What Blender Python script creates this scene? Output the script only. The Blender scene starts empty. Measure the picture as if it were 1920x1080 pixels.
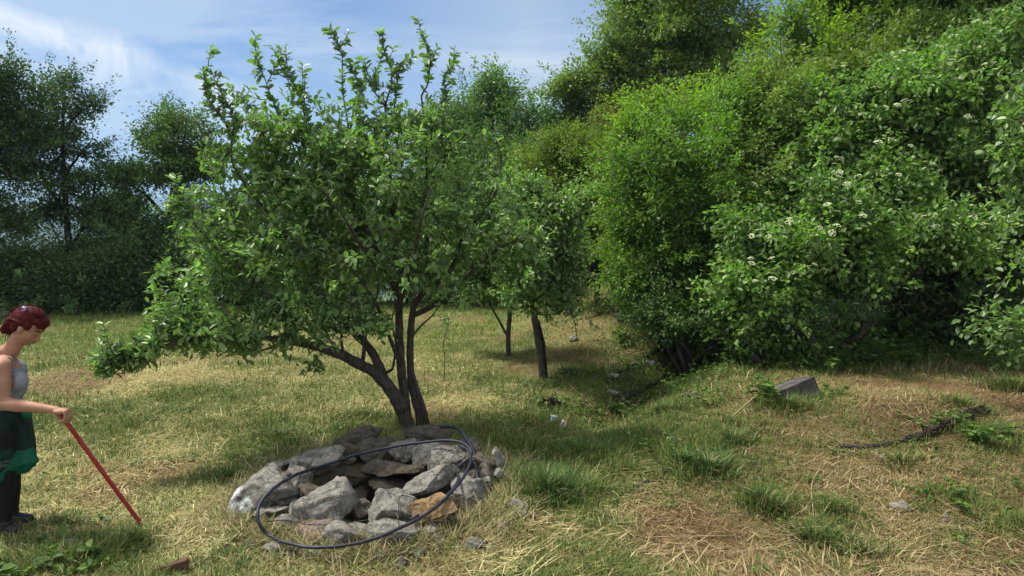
import bpy, bmesh, math, random
import numpy as np
from mathutils import Vector, Matrix, noise
rad = math.radians
random.seed(7); RNG = np.random.default_rng(7)
SC = bpy.context.scene
COL = SC.collection

# ------------------------------------------------------------------ camera
CZ, F, CX, CY = 2.15, 1280.0, 960.0, 540.0
PITCH = math.atan(110 / F)
cam_d = bpy.data.cameras.new('camera'); cam = bpy.data.objects.new('camera', cam_d); COL.objects.link(cam)
cam_d.sensor_width = 36; cam_d.lens = 36 * F / 1920
cam_d.clip_end = 20000; cam_d.clip_start = 0.05
cam.location = (0, 0, CZ); cam.rotation_euler = (math.pi / 2 - PITCH, 0, 0)
SC.camera = cam

# ------------------------------------------------------------------ world, sun, exposure
SUN_EL, SUN_AZ = rad(59), rad(-74)          # azimuth from +Y, negative = left
SC.view_settings.view_transform = 'Standard'; SC.view_settings.look = 'None'
SC.view_settings.exposure = 0.62; SC.view_settings.gamma = 1
W = bpy.data.worlds.new('World'); SC.world = W; W.use_nodes = True

class NT:
    def __init__(s, tree): s.t = tree; tree.nodes.clear()
    def n(s, typ, **kw):
        nd = s.t.nodes.new(typ)
        for k, v in kw.items():
            if k == 'i':
                for kk, vv in v.items():
                    if hasattr(vv, 'is_output'): s.t.links.new(vv, nd.inputs[kk])
                    else: nd.inputs[kk].default_value = vv
            else: setattr(nd, k, v)
        return nd
    def l(s, a, b): s.t.links.new(a, b)
    def ramp(s, fac, stops):
        r = s.n('ShaderNodeValToRGB'); s.l(fac, r.inputs[0]); e = r.color_ramp.elements
        while len(e) > 1: e.remove(e[-1])
        e[0].position, c = stops[0]; e[0].color = (*c, 1) if len(c) == 3 else c
        for p, c in stops[1:]:
            q = e.new(p); q.color = (*c, 1) if len(c) == 3 else c
        return r.outputs[0]
    def math(s, op, a, b=None, c=None, clamp=False):
        m = s.n('ShaderNodeMath', operation=op, use_clamp=clamp)
        for i, v in enumerate((a, b, c)):
            if v is None: continue
            if hasattr(v, 'is_output'): s.l(v, m.inputs[i])
            else: m.inputs[i].default_value = v
        return m.outputs[0]
    def mix(s, f, a, b, blend='MIX'):
        m = s.n('ShaderNodeMix', data_type='RGBA', blend_type=blend)
        for k, v in ((0, f), (6, a), (7, b)):
            if hasattr(v, 'is_output'): s.l(v, m.inputs[k])
            else: m.inputs[k].default_value = v if k == 0 else ((*v, 1) if len(v) == 3 else v)
        return m.outputs[2]

def sy_neg(t, sx): return t.math('MULTIPLY', sx.outputs[1], -3.0, clamp=True)
def world():
    t = NT(W.node_tree)
    sky = t.n('ShaderNodeTexSky', sky_type='NISHITA', sun_disc=False, sun_elevation=SUN_EL, sun_rotation=SUN_AZ,
              altitude=400, air_density=1.0, dust_density=.7, ozone_density=1.3)
    tc = t.n('ShaderNodeTexCoord'); d = tc.outputs['Generated']
    sx = t.n('ShaderNodeSeparateXYZ', i={0: d})
    z = t.math('ADD', t.math('MAXIMUM', sx.outputs[2], 0.0), 0.12)
    cx = t.math('DIVIDE', sx.outputs[0], z); cy = t.math('DIVIDE', sx.outputs[1], z)
    pv = t.n('ShaderNodeCombineXYZ', i={0: cx, 1: cy, 2: 0.0})
    # thin high veil
    mp = t.n('ShaderNodeMapping', i={0: pv.outputs[0], 'Rotation': (0, 0, rad(25)), 'Scale': (0.55, 1.3, 1), 'Location': (3.1, 0.7, 0)})
    n1 = t.n('ShaderNodeTexNoise', i={'Vector': mp.outputs[0], 'Scale': 1.1, 'Detail': 7, 'Roughness': 0.6, 'Distortion': 0.6})
    veil = t.ramp(n1.outputs[0], [(0.40, (0, 0, 0)), (0.60, (1, 1, 1))])
    # broad band of cloud crossing the upper left, slanting down to the right (laid out by direction on the sky)
    az = t.math('ARCTAN2', sx.outputs[0], sx.outputs[1])
    el = t.math('ARCSINE', sx.outputs[2])
    nd = t.n('ShaderNodeTexNoise', i={'Vector': d, 'Scale': 5.0, 'Detail': 8, 'Roughness': 0.62})
    wob = t.math('MULTIPLY', t.math('SUBTRACT', nd.outputs[0], 0.5), 0.085)
    # line: el = 0.275 - 0.42*(az+0.645)
    line = t.math('SUBTRACT', 0.240, t.math('MULTIPLY', t.math('ADD', az, 0.63), 0.27))
    dist = t.math('SUBTRACT', t.math('ADD', el, wob), line)
    up = t.math('SUBTRACT', 1.0, t.math('MULTIPLY', t.math('MAXIMUM', dist, 0.0), 45.0), clamp=True)
    dn = t.math('SUBTRACT', 1.0, t.math('MULTIPLY', t.math('MAXIMUM', t.math('MULTIPLY', dist, -1.0), 0.0), 8.0), clamp=True)
    band = t.math('MULTIPLY', t.math('MULTIPLY', up, dn), t.math('SUBTRACT', 1.0, t.math('MULTIPLY', t.math('ADD', az, 0.48), 4.5), clamp=True))
    nf = t.n('ShaderNodeTexNoise', i={'Vector': d, 'Scale': 14.0, 'Detail': 9, 'Roughness': 0.65, 'Distortion': 0.8})
    fr = t.ramp(nf.outputs[0], [(0.34, (0.12,)*3), (0.58, (1, 1, 1))])
    band = t.math('MULTIPLY', band, fr)
    low = t.math('MULTIPLY', t.math('SUBTRACT', 1.0, t.math('MULTIPLY', el, 3.0), clamp=True), 0.5)
    # broad soft cloud over the middle of the view
    mid = t.math('MULTIPLY', t.math('SUBTRACT', 1.0, t.math('ABSOLUTE', t.math('MULTIPLY', t.math('SUBTRACT', az, 0.02), 3.2)), clamp=True), t.math('ADD', 0.55, t.math('MULTIPLY', veil, .6)))
    cov = t.math('MAXIMUM', t.math('MULTIPLY', veil, 0.6), t.math('MAXIMUM', low, mid), clamp=True)
    cov = t.math('MULTIPLY', cov, 0.92)
    blue = t.mix(1.0, sky.outputs[0], (0.33, 0.56, 0.84), 'MULTIPLY')
    col = t.mix(cov, blue, (5.2, 5.7, 6.4))
    col = t.mix(band, col, (6.6, 6.8, 7.2))
    # added unseen cloud overhead and behind the viewer, bright for soft fill light
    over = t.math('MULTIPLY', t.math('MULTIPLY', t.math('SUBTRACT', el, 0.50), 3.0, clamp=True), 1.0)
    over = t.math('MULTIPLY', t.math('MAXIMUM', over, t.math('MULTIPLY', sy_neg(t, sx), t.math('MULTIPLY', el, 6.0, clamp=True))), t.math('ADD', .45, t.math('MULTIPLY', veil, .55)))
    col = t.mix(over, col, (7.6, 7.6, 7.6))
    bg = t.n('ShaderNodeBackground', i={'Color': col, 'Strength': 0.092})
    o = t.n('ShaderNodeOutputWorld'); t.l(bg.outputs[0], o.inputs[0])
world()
sd = bpy.data.lights.new('sun', 'SUN'); sd.energy = 4.6; sd.angle = rad(10.0); sd.color = (1.0, 0.95, 0.86)
sun = bpy.data.objects.new('sun', sd); COL.objects.link(sun)
SDIR = Vector((math.sin(SUN_AZ) * math.cos(SUN_EL), math.cos(SUN_AZ) * math.cos(SUN_EL), math.sin(SUN_EL)))
sun.rotation_euler = SDIR.to_track_quat('Z', 'Y').to_euler()

# ------------------------------------------------------------------ helpers
def hsh(ix, iy, iz=0, seed=0):
    h = (ix.astype(np.int64) * 374761393 + iy.astype(np.int64) * 668265263 + np.asarray(iz).astype(np.int64) * 2147483647 + seed * 1274126177)
    h = (h ^ (h >> 13)) * 1274126177
    h = h ^ (h >> 16)
    return ((h & 0xFFFFFF) / float(0xFFFFFF))
def vn2(x, y, seed=0):
    x = np.asarray(x, float); y = np.asarray(y, float)
    ix = np.floor(x); iy = np.floor(y); fx = x - ix; fy = y - iy
    fx = fx * fx * (3 - 2 * fx); fy = fy * fy * (3 - 2 * fy)
    a = hsh(ix, iy, 0, seed); b = hsh(ix + 1, iy, 0, seed); c = hsh(ix, iy + 1, 0, seed); d = hsh(ix + 1, iy + 1, 0, seed)
    return (a * (1 - fx) + b * fx) * (1 - fy) + (c * (1 - fx) + d * fx) * fy
def fbm(x, y, s=1.0, o=4, seed=0):
    r = 0; a = .5; t = 0
    for k in range(o):
        r = r + a * vn2(np.asarray(x) * s, np.asarray(y) * s, seed + k * 17); t += a; a *= .5; s *= 2.03
    return r / t
def vn3(p, seed=0):
    i = np.floor(p); f = p - i; f = f * f * (3 - 2 * f); r = 0
    for dx in (0, 1):
        for dy in (0, 1):
            for dz in (0, 1):
                w = (f[:, 0] if dx else 1 - f[:, 0]) * (f[:, 1] if dy else 1 - f[:, 1]) * (f[:, 2] if dz else 1 - f[:, 2])
                r = r + w * hsh(i[:, 0] + dx, i[:, 1] + dy, i[:, 2] + dz, seed)
    return r
def fbm3(p, s=1.0, o=4, seed=0):
    r = 0; a = .5; t = 0
    for k in range(o):
        r = r + a * vn3(p * s, seed + 31 * k); t += a; a *= .5; s *= 2.1
    return r / t
def sm(a, b, t):
    t = np.clip((np.asarray(t, float) - a) / (b - a), 0, 1); return t * t * (3 - 2 * t)

def ray(u, v):
    a = (u - CX) / F; b = (CY - v) / F
    return np.array([a, math.cos(PITCH) + b * math.sin(PITCH), -math.sin(PITCH) + b * math.cos(PITCH)])
def P(u, v, Y):
    d = ray(u, v); return d * (Y / d[1]) + np.array([0, 0, CZ])

WX, WY = -1.06, 5.42            # centre of the stone ring
def H(x, y):
    x = np.asarray(x, float); y = np.asarray(y, float)
    near = 1 - sm(25, 60, np.hypot(x, y))
    z = (0.10 * (fbm(x, y, .45, 3, 3) - .5) + 0.05 * (fbm(x, y, 2.2, 3, 5) - .5)) * near
    s = (x - .8) * .854 - (y - 7.4) * .52; t = (x - .8) * .52 + (y - 7.4) * .854
    z = z - .26 * np.exp(-(s / .38) ** 2) * sm(-1.0, .8, t) * (1 - sm(5, 8, t))
    z = z + .30 * sm(.1, 1.7, s) * sm(-2.2, 1.2, t)
    z = z + .14 * np.exp(-(((x - 4.3) / .9) ** 2 + ((y - 6.9) / .8) ** 2))
    z = z + .62 * sm(10.0, 15, y) * sm(-.6, 2.4, x)
    z = z + 9 * np.tanh(.2 * np.maximum(0, y - 15) / 9) * sm(0, 7, x)
    z = z - 62 * (1 - np.exp(-.30 * np.maximum(0, y - 20.5) / 62)) * (1 - sm(-2, 6, x))
    z = z - 62 * (1 - np.exp(-.25 * np.maximum(0, -16 - x) / 62)) * (1 - sm(0, 60, -(y - 20)) * .3)
    r = np.hypot(x - WX, y - WY)
    k = 1 - sm(.9, 1.6, r); z = z * (1 - k) + .015 * k
    z = z - 1.15 * (1 - sm(.46, .66, r))
    return z
def G(u, v, dz=0.0):
    d = ray(u, v); Y = 5.0
    for _ in range(60):
        p = d * (Y / d[1]) + np.array([0, 0, CZ]); h = float(H(p[0], p[1])) + dz
        Yn = (h - CZ) / d[2] * d[1]
        Y = .5 * Y + .5 * min(max(Yn, 1), 60)
    p = d * (Y / d[1]); return np.array([p[0], p[1], float(H(p[0], p[1]))])

def link(o, parent=None):
    COL.objects.link(o)
    if parent is not None: o.parent = parent
    return o
def tag(o, label=None, cat=None, group=None, kind=None):
    if label: o['label'] = label
    if cat: o['category'] = cat
    if group: o['group'] = group
    if kind: o['kind'] = kind
    return o
def empty(name, loc, label, cat, group=None, rz=0):
    o = bpy.data.objects.new(name, None); o.empty_display_size = .2
    o.location = Vector([float(a) for a in loc]); o.rotation_euler = (0, 0, rz); link(o)
    return tag(o, label, cat, group)
def np_mesh(name, V, polys, mat=None, attrs=None, smooth=False):
    """polys: list of int arrays (n,k)"""
    me = bpy.data.meshes.new(name)
    V = np.asarray(V, np.float32); me.vertices.add(len(V)); me.vertices.foreach_set('co', V.ravel())
    idx = np.concatenate([np.asarray(p).ravel() for p in polys]).astype(np.int32)
    tot = np.concatenate([np.full(len(p), p.shape[1]) for p in polys]).astype(np.int32)
    st = np.concatenate([[0], np.cumsum(tot)[:-1]]).astype(np.int32)
    me.loops.add(len(idx)); me.loops.foreach_set('vertex_index', idx)
    me.polygons.add(len(tot)); me.polygons.foreach_set('loop_start', st)
    me.polygons.foreach_set('use_smooth', np.full(len(tot), smooth))
    me.update(calc_edges=True)
    for k, a in (attrs or {}).items():
        a = np.asarray(a, np.float32)
        if a.ndim == 1:
            at = me.attributes.new(k, 'FLOAT', 'POINT'); at.data.foreach_set('value', a)
        else:
            if a.shape[1] == 3: a = np.hstack([a, np.ones((len(a), 1), np.float32)])
            at = me.attributes.new(k, 'FLOAT_COLOR', 'POINT'); at.data.foreach_set('color', a.ravel())
    if mat: me.materials.append(mat)
    return me
def add(name, me, parent=None, origin=None):
    """world-space mesh -> object whose origin sits at origin (or at its parent's place)"""
    o = bpy.data.objects.new(name, me)
    if parent is not None:
        me.transform(parent_inv(parent)); link(o, parent)
    else:
        if origin is not None:
            me.transform(Matrix.Translation(-Vector([float(a) for a in origin]))); o.location = Vector([float(a) for a in origin])
        link(o)
    return o
def parent_inv(p):
    M = Matrix.Translation(p.location) @ p.rotation_euler.to_matrix().to_4x4()
    if p.parent is not None: return M.inverted() @ parent_inv(p.parent)
    return M.inverted()
def unit(a):
    a = np.asarray(a, float); return a / np.maximum(np.linalg.norm(a, axis=-1, keepdims=True), 1e-9)

def tubes(paths, radii, k=6, seed=0, rough=0.0):
    Vs, Fq, n0 = [], [], 0
    ca = np.cos(np.arange(k) * 2 * math.pi / k); sa = np.sin(np.arange(k) * 2 * math.pi / k)
    for p, r in zip(paths, radii):
        p = np.asarray(p, float); r = np.broadcast_to(np.asarray(r, float), (len(p),))
        m = len(p)
        tg = np.gradient(p, axis=0); tg = unit(tg)
        ref = np.array([0.0, 0, 1]) if abs(tg[0][2]) < .8 else np.array([1.0, 0, 0])
        A = np.zeros_like(p); a = unit(np.cross(tg[0], ref))
        for i in range(m):
            a = a - tg[i] * np.dot(a, tg[i]); a = a / max(np.linalg.norm(a), 1e-9); A[i] = a
        B = np.cross(tg, A)
        ring = p[:, None, :] + r[:, None, None] * (A[:, None, :] * ca[None, :, None] + B[:, None, :] * sa[None, :, None])
        v = ring.reshape(-1, 3)
        if rough:
            q = fbm3(v * 1.0, 14.0, 3, seed) - .5
            nrm = (ring - p[:, None, :]).reshape(-1, 3)
            v = v + nrm * (q * rough * 2)[:, None]
        Vs.append(v)
        i = np.arange(m - 1)[:, None] * k; j = np.arange(k)[None, :]; j2 = (j + 1) % k
        q = np.stack([i + j, i + j2, i + k + j2, i + k + j], -1).reshape(-1, 4) + n0
        Fq.append(q)
        n0 += m * k
        Vs.append(np.array([p[0], p[-1]]))          # caps
        c0 = np.stack([np.full(k, n0), np.arange(k)[::1] * 0 + (n0 - m * k) + (np.arange(k) + 1) % k, (n0 - m * k) + np.arange(k)], -1)
        c1 = np.stack([np.full(k, n0 + 1), n0 - k + np.arange(k), n0 - k + (np.arange(k) + 1) % k], -1)
        Fq.append(np.hstack([c0, c0[:, :1]])[:, :3]); Fq.append(c1)
        n0 += 2
    quads = [f for f in Fq if f.shape[1] == 4]; tris = [f for f in Fq if f.shape[1] == 3]
    return np.vstack(Vs), [np.vstack(quads), np.vstack(tris)]

def spline(pts, n=10):
    """Catmull-Rom through pts"""
    pts = np.asarray(pts, float)
    if len(pts) < 3:
        t = np.linspace(0, 1, n)[:, None]; return pts[0] * (1 - t) + pts[-1] * t
    q = np.vstack([2 * pts[0] - pts[1], pts, 2 * pts[-1] - pts[-2]]); out = []
    for i in range(1, len(q) - 2):
        t = np.linspace(0, 1, n, endpoint=False)[:, None]
        a, b, c, d = q[i - 1], q[i], q[i + 1], q[i + 2]
        out.append(.5 * ((2 * b) + (-a + c) * t + (2 * a - 5 * b + 4 * c - d) * t ** 2 + (-a + 3 * b - 3 * c + d) * t ** 3))
    out.append(pts[-1:]); return np.vstack(out)

# ------------------------------------------------------------------ materials
def pmat(name): 
    m = bpy.data.materials.new(name); m.use_nodes = True; return m, NT(m.node_tree)
def out(t, sh, disp=None):
    o = t.n('ShaderNodeOutputMaterial'); t.l(sh, o.inputs[0]); return o
def leaf_mat(name, dark, light, trans=0.35, rough=0.5, gloss=0.35, tcol=None):
    m, t = pmat(name)
    a = t.n('ShaderNodeAttribute', attribute_name='rnd')
    c = t.ramp(a.outputs['Fac'], [(0.0, dark), (0.62, tuple((d * .55 + l * .45) for d, l in zip(dark, light))), (1.0, light)])
    geo = t.n('ShaderNodeNewGeometry')
    under = t.mix(0.22, c, (0.30, 0.36, 0.26))
    c2 = t.mix(geo.outputs['Backfacing'], c, under)
    b = t.n('ShaderNodeBsdfPrincipled', i={'Base Color': c2, 'Roughness': rough, 'Specular IOR Level': gloss})
    tc = t.mix(1.0, c, tcol or (0.95, 1.25, 0.35), 'MULTIPLY')
    tr = t.n('ShaderNodeBsdfTranslucent', i={'Color': t.mix(1.0, tc, (1.5, 1.5, 1.5), 'MULTIPLY')})
    ms = t.n('ShaderNodeMixShader', i={0: trans, 1: b.outputs[0], 2: tr.outputs[0]})
    out(t, ms.outputs[0]); return m
def bark_mat(name, c1, c2, scale=20, bump=.6):
    m, t = pmat(name)
    tc = t.n('ShaderNodeTexCoord')
    mp = t.n('ShaderNodeMapping', i={0: tc.outputs['Object'], 'Scale': (1, 1, .25)})
    n = t.n('ShaderNodeTexNoise', i={'Vector': mp.outputs[0], 'Scale': scale * 2, 'Detail': 6, 'Roughness': .7})
    n2 = t.n('ShaderNodeTexNoise', i={'Vector': tc.outputs['Object'], 'Scale': scale * .35, 'Detail': 4})
    c = t.ramp(n.outputs[0], [(.3, c1), (.7, c2)])
    c = t.mix(t.ramp(n2.outputs[0], [(.5, (0, 0, 0)), (.7, (.5,) * 3)]), c, tuple(.5 * a + .06 for a in c2))
    bp = t.n('ShaderNodeBump', i={'Height': n.outputs[0], 'Strength': bump, 'Distance': .01})
    b = t.n('ShaderNodeBsdfPrincipled', i={'Base Color': c, 'Roughness': .9, 'Specular IOR Level': .2, 'Normal': bp.outputs[0]})
    out(t, b.outputs[0]); return m
def plain(name, col, rough=.6, spec=.4, var=.15, scale=30, bump=0, trans=0.0):
    m, t = pmat(name)
    tc = t.n('ShaderNodeTexCoord')
    n = t.n('ShaderNodeTexNoise', i={'Vector': tc.outputs['Object'], 'Scale': scale, 'Detail': 5, 'Roughness': .6})
    lo = tuple(a * (1 - var) for a in col); hi = tuple(min(1, a * (1 + var)) for a in col)
    c = t.ramp(n.outputs[0], [(.3, lo), (.7, hi)])
    b = t.n('ShaderNodeBsdfPrincipled', i={'Base Color': c, 'Roughness': rough, 'Specular IOR Level': spec})
    if bump:
        bp = t.n('ShaderNodeBump', i={'Height': n.outputs[0], 'Strength': bump, 'Distance': .01}); t.l(bp.outputs[0], b.inputs['Normal'])
    sh = b.outputs[0]
    if trans:
        tr = t.n('ShaderNodeBsdfTranslucent', i={'Color': c}); sh = t.n('ShaderNodeMixShader', i={0: trans, 1: sh, 2: tr.outputs[0]}).outputs[0]
    out(t, sh); return m
def attr_mat(name, rough=.7, spec=.25, trans=.25):
    m, t = pmat(name)
    a = t.n('ShaderNodeAttribute', attribute_name='col')
    b = t.n('ShaderNodeBsdfPrincipled', i={'Base Color': a.outputs['Color'], 'Roughness': rough, 'Specular IOR Level': spec})
    tr = t.n('ShaderNodeBsdfTranslucent', i={'Color': a.outputs['Color']})
    out(t, t.n('ShaderNodeMixShader', i={0: trans, 1: b.outputs[0], 2: tr.outputs[0]}).outputs[0]); return m
def ground_mat():
    m, t = pmat('ground_soil_and_thatch')
    a = t.n('ShaderNodeAttribute', attribute_name='col')
    tc = t.n('ShaderNodeTexCoord')
    n = t.n('ShaderNodeTexNoise', i={'Vector': tc.outputs['Object'], 'Scale': 26, 'Detail': 7, 'Roughness': .75, 'Distortion': .6})
    n2 = t.n('ShaderNodeTexNoise', i={'Vector': tc.outputs['Object'], 'Scale': 90, 'Detail': 4, 'Roughness': .7, 'Distortion': 1.2})
    f = t.ramp(n.outputs[0], [(.30, (.45,) * 3), (.66, (1.35,) * 3)])
    c = t.mix(1.0, a.outputs['Color'], f, 'MULTIPLY')
    c = t.mix(t.ramp(n2.outputs[0], [(.5, (0, 0, 0)), (.68, (.45,) * 3)]), c, (.27, .21, .11))
    h = t.math('ADD', n.outputs[0], t.math('MULTIPLY', n2.outputs[0], .5))
    bp = t.n('ShaderNodeBump', i={'Height': h, 'Strength': .8, 'Distance': .03})
    b = t.n('ShaderNodeBsdfPrincipled', i={'Base Color': c, 'Roughness': .95, 'Specular IOR Level': .1, 'Normal': bp.outputs[0]})
    out(t, b.outputs[0]); return m
def rock_mat(name, base, dark, lichen=.25, stain=None, scale=1.0, paint=False):
    m, t = pmat(name)
    tc = t.n('ShaderNodeTexCoord'); oi = t.n('ShaderNodeObjectInfo')
    off = t.n('ShaderNodeVectorMath', operation='SCALE', i={0: (31, 17, 53), 'Scale': oi.outputs['Random']})
    v = t.n('ShaderNodeVectorMath', operation='ADD', i={0: tc.outputs['Object'], 1: off.outputs[0]}).outputs[0]
    n = t.n('ShaderNodeTexNoise', i={'Vector': v, 'Scale': 9 * scale, 'Detail': 8, 'Roughness': .68, 'Distortion': .4})
    n2 = t.n('ShaderNodeTexNoise', i={'Vector': v, 'Scale': 62 * scale, 'Detail': 7, 'Roughness': .78})
    n3 = t.n('ShaderNodeTexNoise', i={'Vector': v, 'Scale': 3.2, 'Detail': 3})
    c = t.ramp(n.outputs[0], [(.28, dark), (.5, base), (.75, tuple(min(1, a * 1.3) for a in base))])
    c = t.mix(t.ramp(n2.outputs[0], [(.36, (.85,) * 3), (.52, (0,) * 3)]), c, dark)
    if stain: c = t.mix(t.ramp(n3.outputs[0], [(.45, (0,) * 3), (.62, (.75,) * 3)]), c, stain)
    vo = t.n('ShaderNodeTexVoronoi', i={'Vector': v, 'Scale': 13, 'Randomness': 1.0})
    lw = t.math('MULTIPLY', t.math('LESS_THAN', t.math('ADD', vo.outputs['Distance'], t.math('MULTIPLY', n2.outputs[0], .25)), .25), t.math('GREATER_THAN', n3.outputs[0], .5))
    c = t.mix(t.math('MULTIPLY', lw, lichen), c, (.62, .63, .60))
    if paint:
        sp = t.n('ShaderNodeSeparateXYZ', i={0: tc.outputs['Object']})
        w = t.math('ADD', t.math('MULTIPLY', sp.outputs[0], -6.5), t.math('MULTIPLY', sp.outputs[2], -3.0))
        w = t.math('ADD', w, t.math('MULTIPLY', t.math('SUBTRACT', n.outputs[0], .5), 3.6))
        w = t.math('SUBTRACT', t.math('MULTIPLY', w, 2.2), .75, clamp=True)
        c = t.mix(t.math('MULTIPLY', w, .95), c, (.70, .76, .76))
    vc = t.n('ShaderNodeTexVoronoi', feature='DISTANCE_TO_EDGE', i={'Vector': t.n('ShaderNodeVectorMath', operation='ADD', i={0: v, 1: t.n('ShaderNodeVectorMath', operation='SCALE', i={0: n.outputs['Color'], 'Scale': .25}).outputs[0]}).outputs[0], 'Scale': 5.5})
    crack = t.ramp(vc.outputs[0], [(0, (0,) * 3), (.03, (1,) * 3)])
    h = t.math('ADD', t.math('MULTIPLY', n.outputs[0], 1.2), t.math('MULTIPLY', n2.outputs[0], .45))
    h = t.math('ADD', h, t.math('MULTIPLY', crack, .20))
    c = t.mix(t.ramp(vc.outputs[0], [(0, (.6,) * 3), (.02, (0,) * 3)]), c, dark)
    bp = t.n('ShaderNodeBump', i={'Height': h, 'Strength': 1.0, 'Distance': .045})
    b = t.n('ShaderNodeBsdfPrincipled', i={'Base Color': c, 'Roughness': .9, 'Specular IOR Level': .2, 'Normal': bp.outputs[0]})
    out(t, b.outputs[0]); return m

M = {
 'plum': leaf_mat('plum_leaves', (0.054, 0.097, 0.035), (0.296, 0.454, 0.147), .33, .42, .5),
 'plum2': leaf_mat('small_plum_leaves', (0.048, 0.092, 0.028), (0.265, 0.411, 0.121), .33, .45, .5),
 'bright': leaf_mat('bright_shrub_leaves', (0.041, 0.086, 0.013), (0.234, 0.389, 0.054), .42, .5, .35),
 'olive': leaf_mat('yellow_green_leaves', (0.062, 0.095, 0.017), (0.270, 0.338, 0.059), .38, .6, .25),
 'dog': leaf_mat('flowering_shrub_leaves', (0.039, 0.082, 0.020), (0.265, 0.441, 0.092), .30, .5, .4),
 'oak': leaf_mat('oak_leaves', (0.059, 0.104, 0.021), (0.294, 0.386, 0.068), .30, .55, .35),
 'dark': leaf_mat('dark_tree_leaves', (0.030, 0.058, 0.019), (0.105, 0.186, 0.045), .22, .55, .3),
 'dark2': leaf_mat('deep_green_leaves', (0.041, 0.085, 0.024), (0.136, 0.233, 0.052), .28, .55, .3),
 'ash': leaf_mat('ash_leaves', (0.055, 0.097, 0.016), (0.304, 0.427, 0.049), .42, .5, .3),
 'pale': leaf_mat('pale_feathery_leaves', (0.050, 0.100, 0.040), (0.140, 0.230, 0.100), .30, .6, .3),
 'weed': leaf_mat('weed_leaves', (0.035, 0.080, 0.015), (0.140, 0.230, 0.040), .35, .55, .3),
 'dry': leaf_mat('dry_brown_leaves', (0.100, 0.060, 0.030), (0.260, 0.180, 0.090), .25, .8, .1),
 'grey': leaf_mat('grey_green_leaves', (0.080, 0.100, 0.070), (0.200, 0.220, 0.160), .25, .7, .2),
 'bark': bark_mat('dark_plum_bark', (.020, .016, .013), (.095, .078, .064)),
 'bark2': bark_mat('grey_bark', (.022, .018, .015), (.09, .08, .065)),
 'barkd': bark_mat('black_bark', (.008, .007, .006), (.035, .03, .025)),
 'ground': ground_mat(), 'grass': attr_mat('grass_blades'), 'straw': attr_mat('dry_straw', .8, .15, .15),
}

# ------------------------------------------------------------------ ground
def greenness(x, y):
    """0 = dry straw / bare, 1 = fresh green"""
    g = .54 + 1.5 * (fbm(x, y, .55, 4, 11) - .5) + .9 * (fbm(x, y, 2.6, 3, 23) - .5)
    def blob(cx, cy, rx, ry, a): return a * np.exp(-(((x - cx) / rx) ** 2 + ((y - cy) / ry) ** 2))
    for u, v, rx, ry, a in BLOBS:
        g = g + blob(u, v, rx, ry, a)
    g = g - .30 * sm(1.2, 2.4, x) * (1 - sm(8.5, 10, y)) * sm(.40, .56, fbm(x, y, .9, 3, 19)) - .10 * sm(-.4, .8, x) * (1 - sm(5.2, 6, y))
    g = g + .13 * (1 - sm(-.6, .4, x)) * sm(4.5, 6, y)
    g = g + .28 * sm(12, 17, y) * (1 - sm(-1, 1.5, x))
    return np.clip(g, 0, 1)
BLOBS = []
for u, v, ru, ry, a in [(560, 815, 90, .5, .8), (1030, 910, 60, .45, .9), (1120, 860, 150, 1.0, .8), (1300, 860, 150, .9, .7), (1010, 800, 110, .8, .45), (1200, 780, 120, .8, .6),
                        (430, 740, 160, .7, .35), (660, 700, 60, .3, .3), (1100, 690, 90, 1.2, .6), (180, 640, 200, 2.0, .35),
                        (150, 1040, 140, .3, .8), (470, 860, 50, .5, .5), (350, 740, 140, .4, .3), (1440, 950, 60, .3, .6),
                        (1240, 780, 140, .6, .5), (1480, 730, 100, .8, .35), (1900, 720, 60, .6, .6), (1520, 1010, 60, .2, .5),
                        (120, 715, 140, .9, -.9), (330, 700, 120, .5, -.5), (900, 760, 120, .6, -.6), (60, 850, 200, .8, -.35),
                        (1640, 780, 130, .8, -.7), (1300, 1000, 130, .35, -.6), (1800, 830, 120, .5, -.6), (900, 1010, 120, .4, -.8),
                        (700, 1060, 200, .2, -.6), (1000, 690, 90, .8, -.25), (1700, 930, 200, .5, -.35), (960, 640, 120, 1.5, -.1),
                        (640, 760, 120, .4, -.2), (1850, 790, 90, .5, -.7), (820, 960, 90, .3, -.5), (380, 960, 120, .4, -.2)]:
    d = ray(u, v); Y = -CZ / d[2] * d[1]; p = d * (Y / d[1]); BLOBS.append((p[0], p[1], ru * Y / F, ry, a))
def bare(x, y):
    """reddish brown bare earth patches"""
    b = sm(.60, .72, fbm(x, y, .9, 3, 77))
    for cx, cy, r in BARE: b = np.maximum(b, 1 - sm(.5 * r, r, np.hypot(x - cx, (y - cy) * .8) + .25 * r * (fbm(x, y, 3, 2, 5) - .5) * 2))
    return b
def tone_map(x, y):
    """darker, browner thatch tone on the right side, brighter, greener tone on the left"""
    k = sm(-.2, 1.6, x) * (.75 + .5 * fbm(x, y, .5, 2, 72)) * (1 - .5 * sm(9, 12, y)); k = np.clip(k, 0, 1)[..., None]
    return (1 - k) * np.array([1.10, 1.20, 1.03]) + k * np.array([.76, .72, .66])
BARE = []
for u, v, r in [(1850, 800, .8), (120, 720, .9), (1290, 990, .45), (1730, 700, .6), (1180, 700, .7), (1090, 600, .9), (1700, 860, .5), (900, 940, .3)]:
    d = ray(u, v); Y = -CZ / d[2] * d[1]; p = d * (Y / d[1]); BARE.append((p[0], p[1], r))

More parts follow.
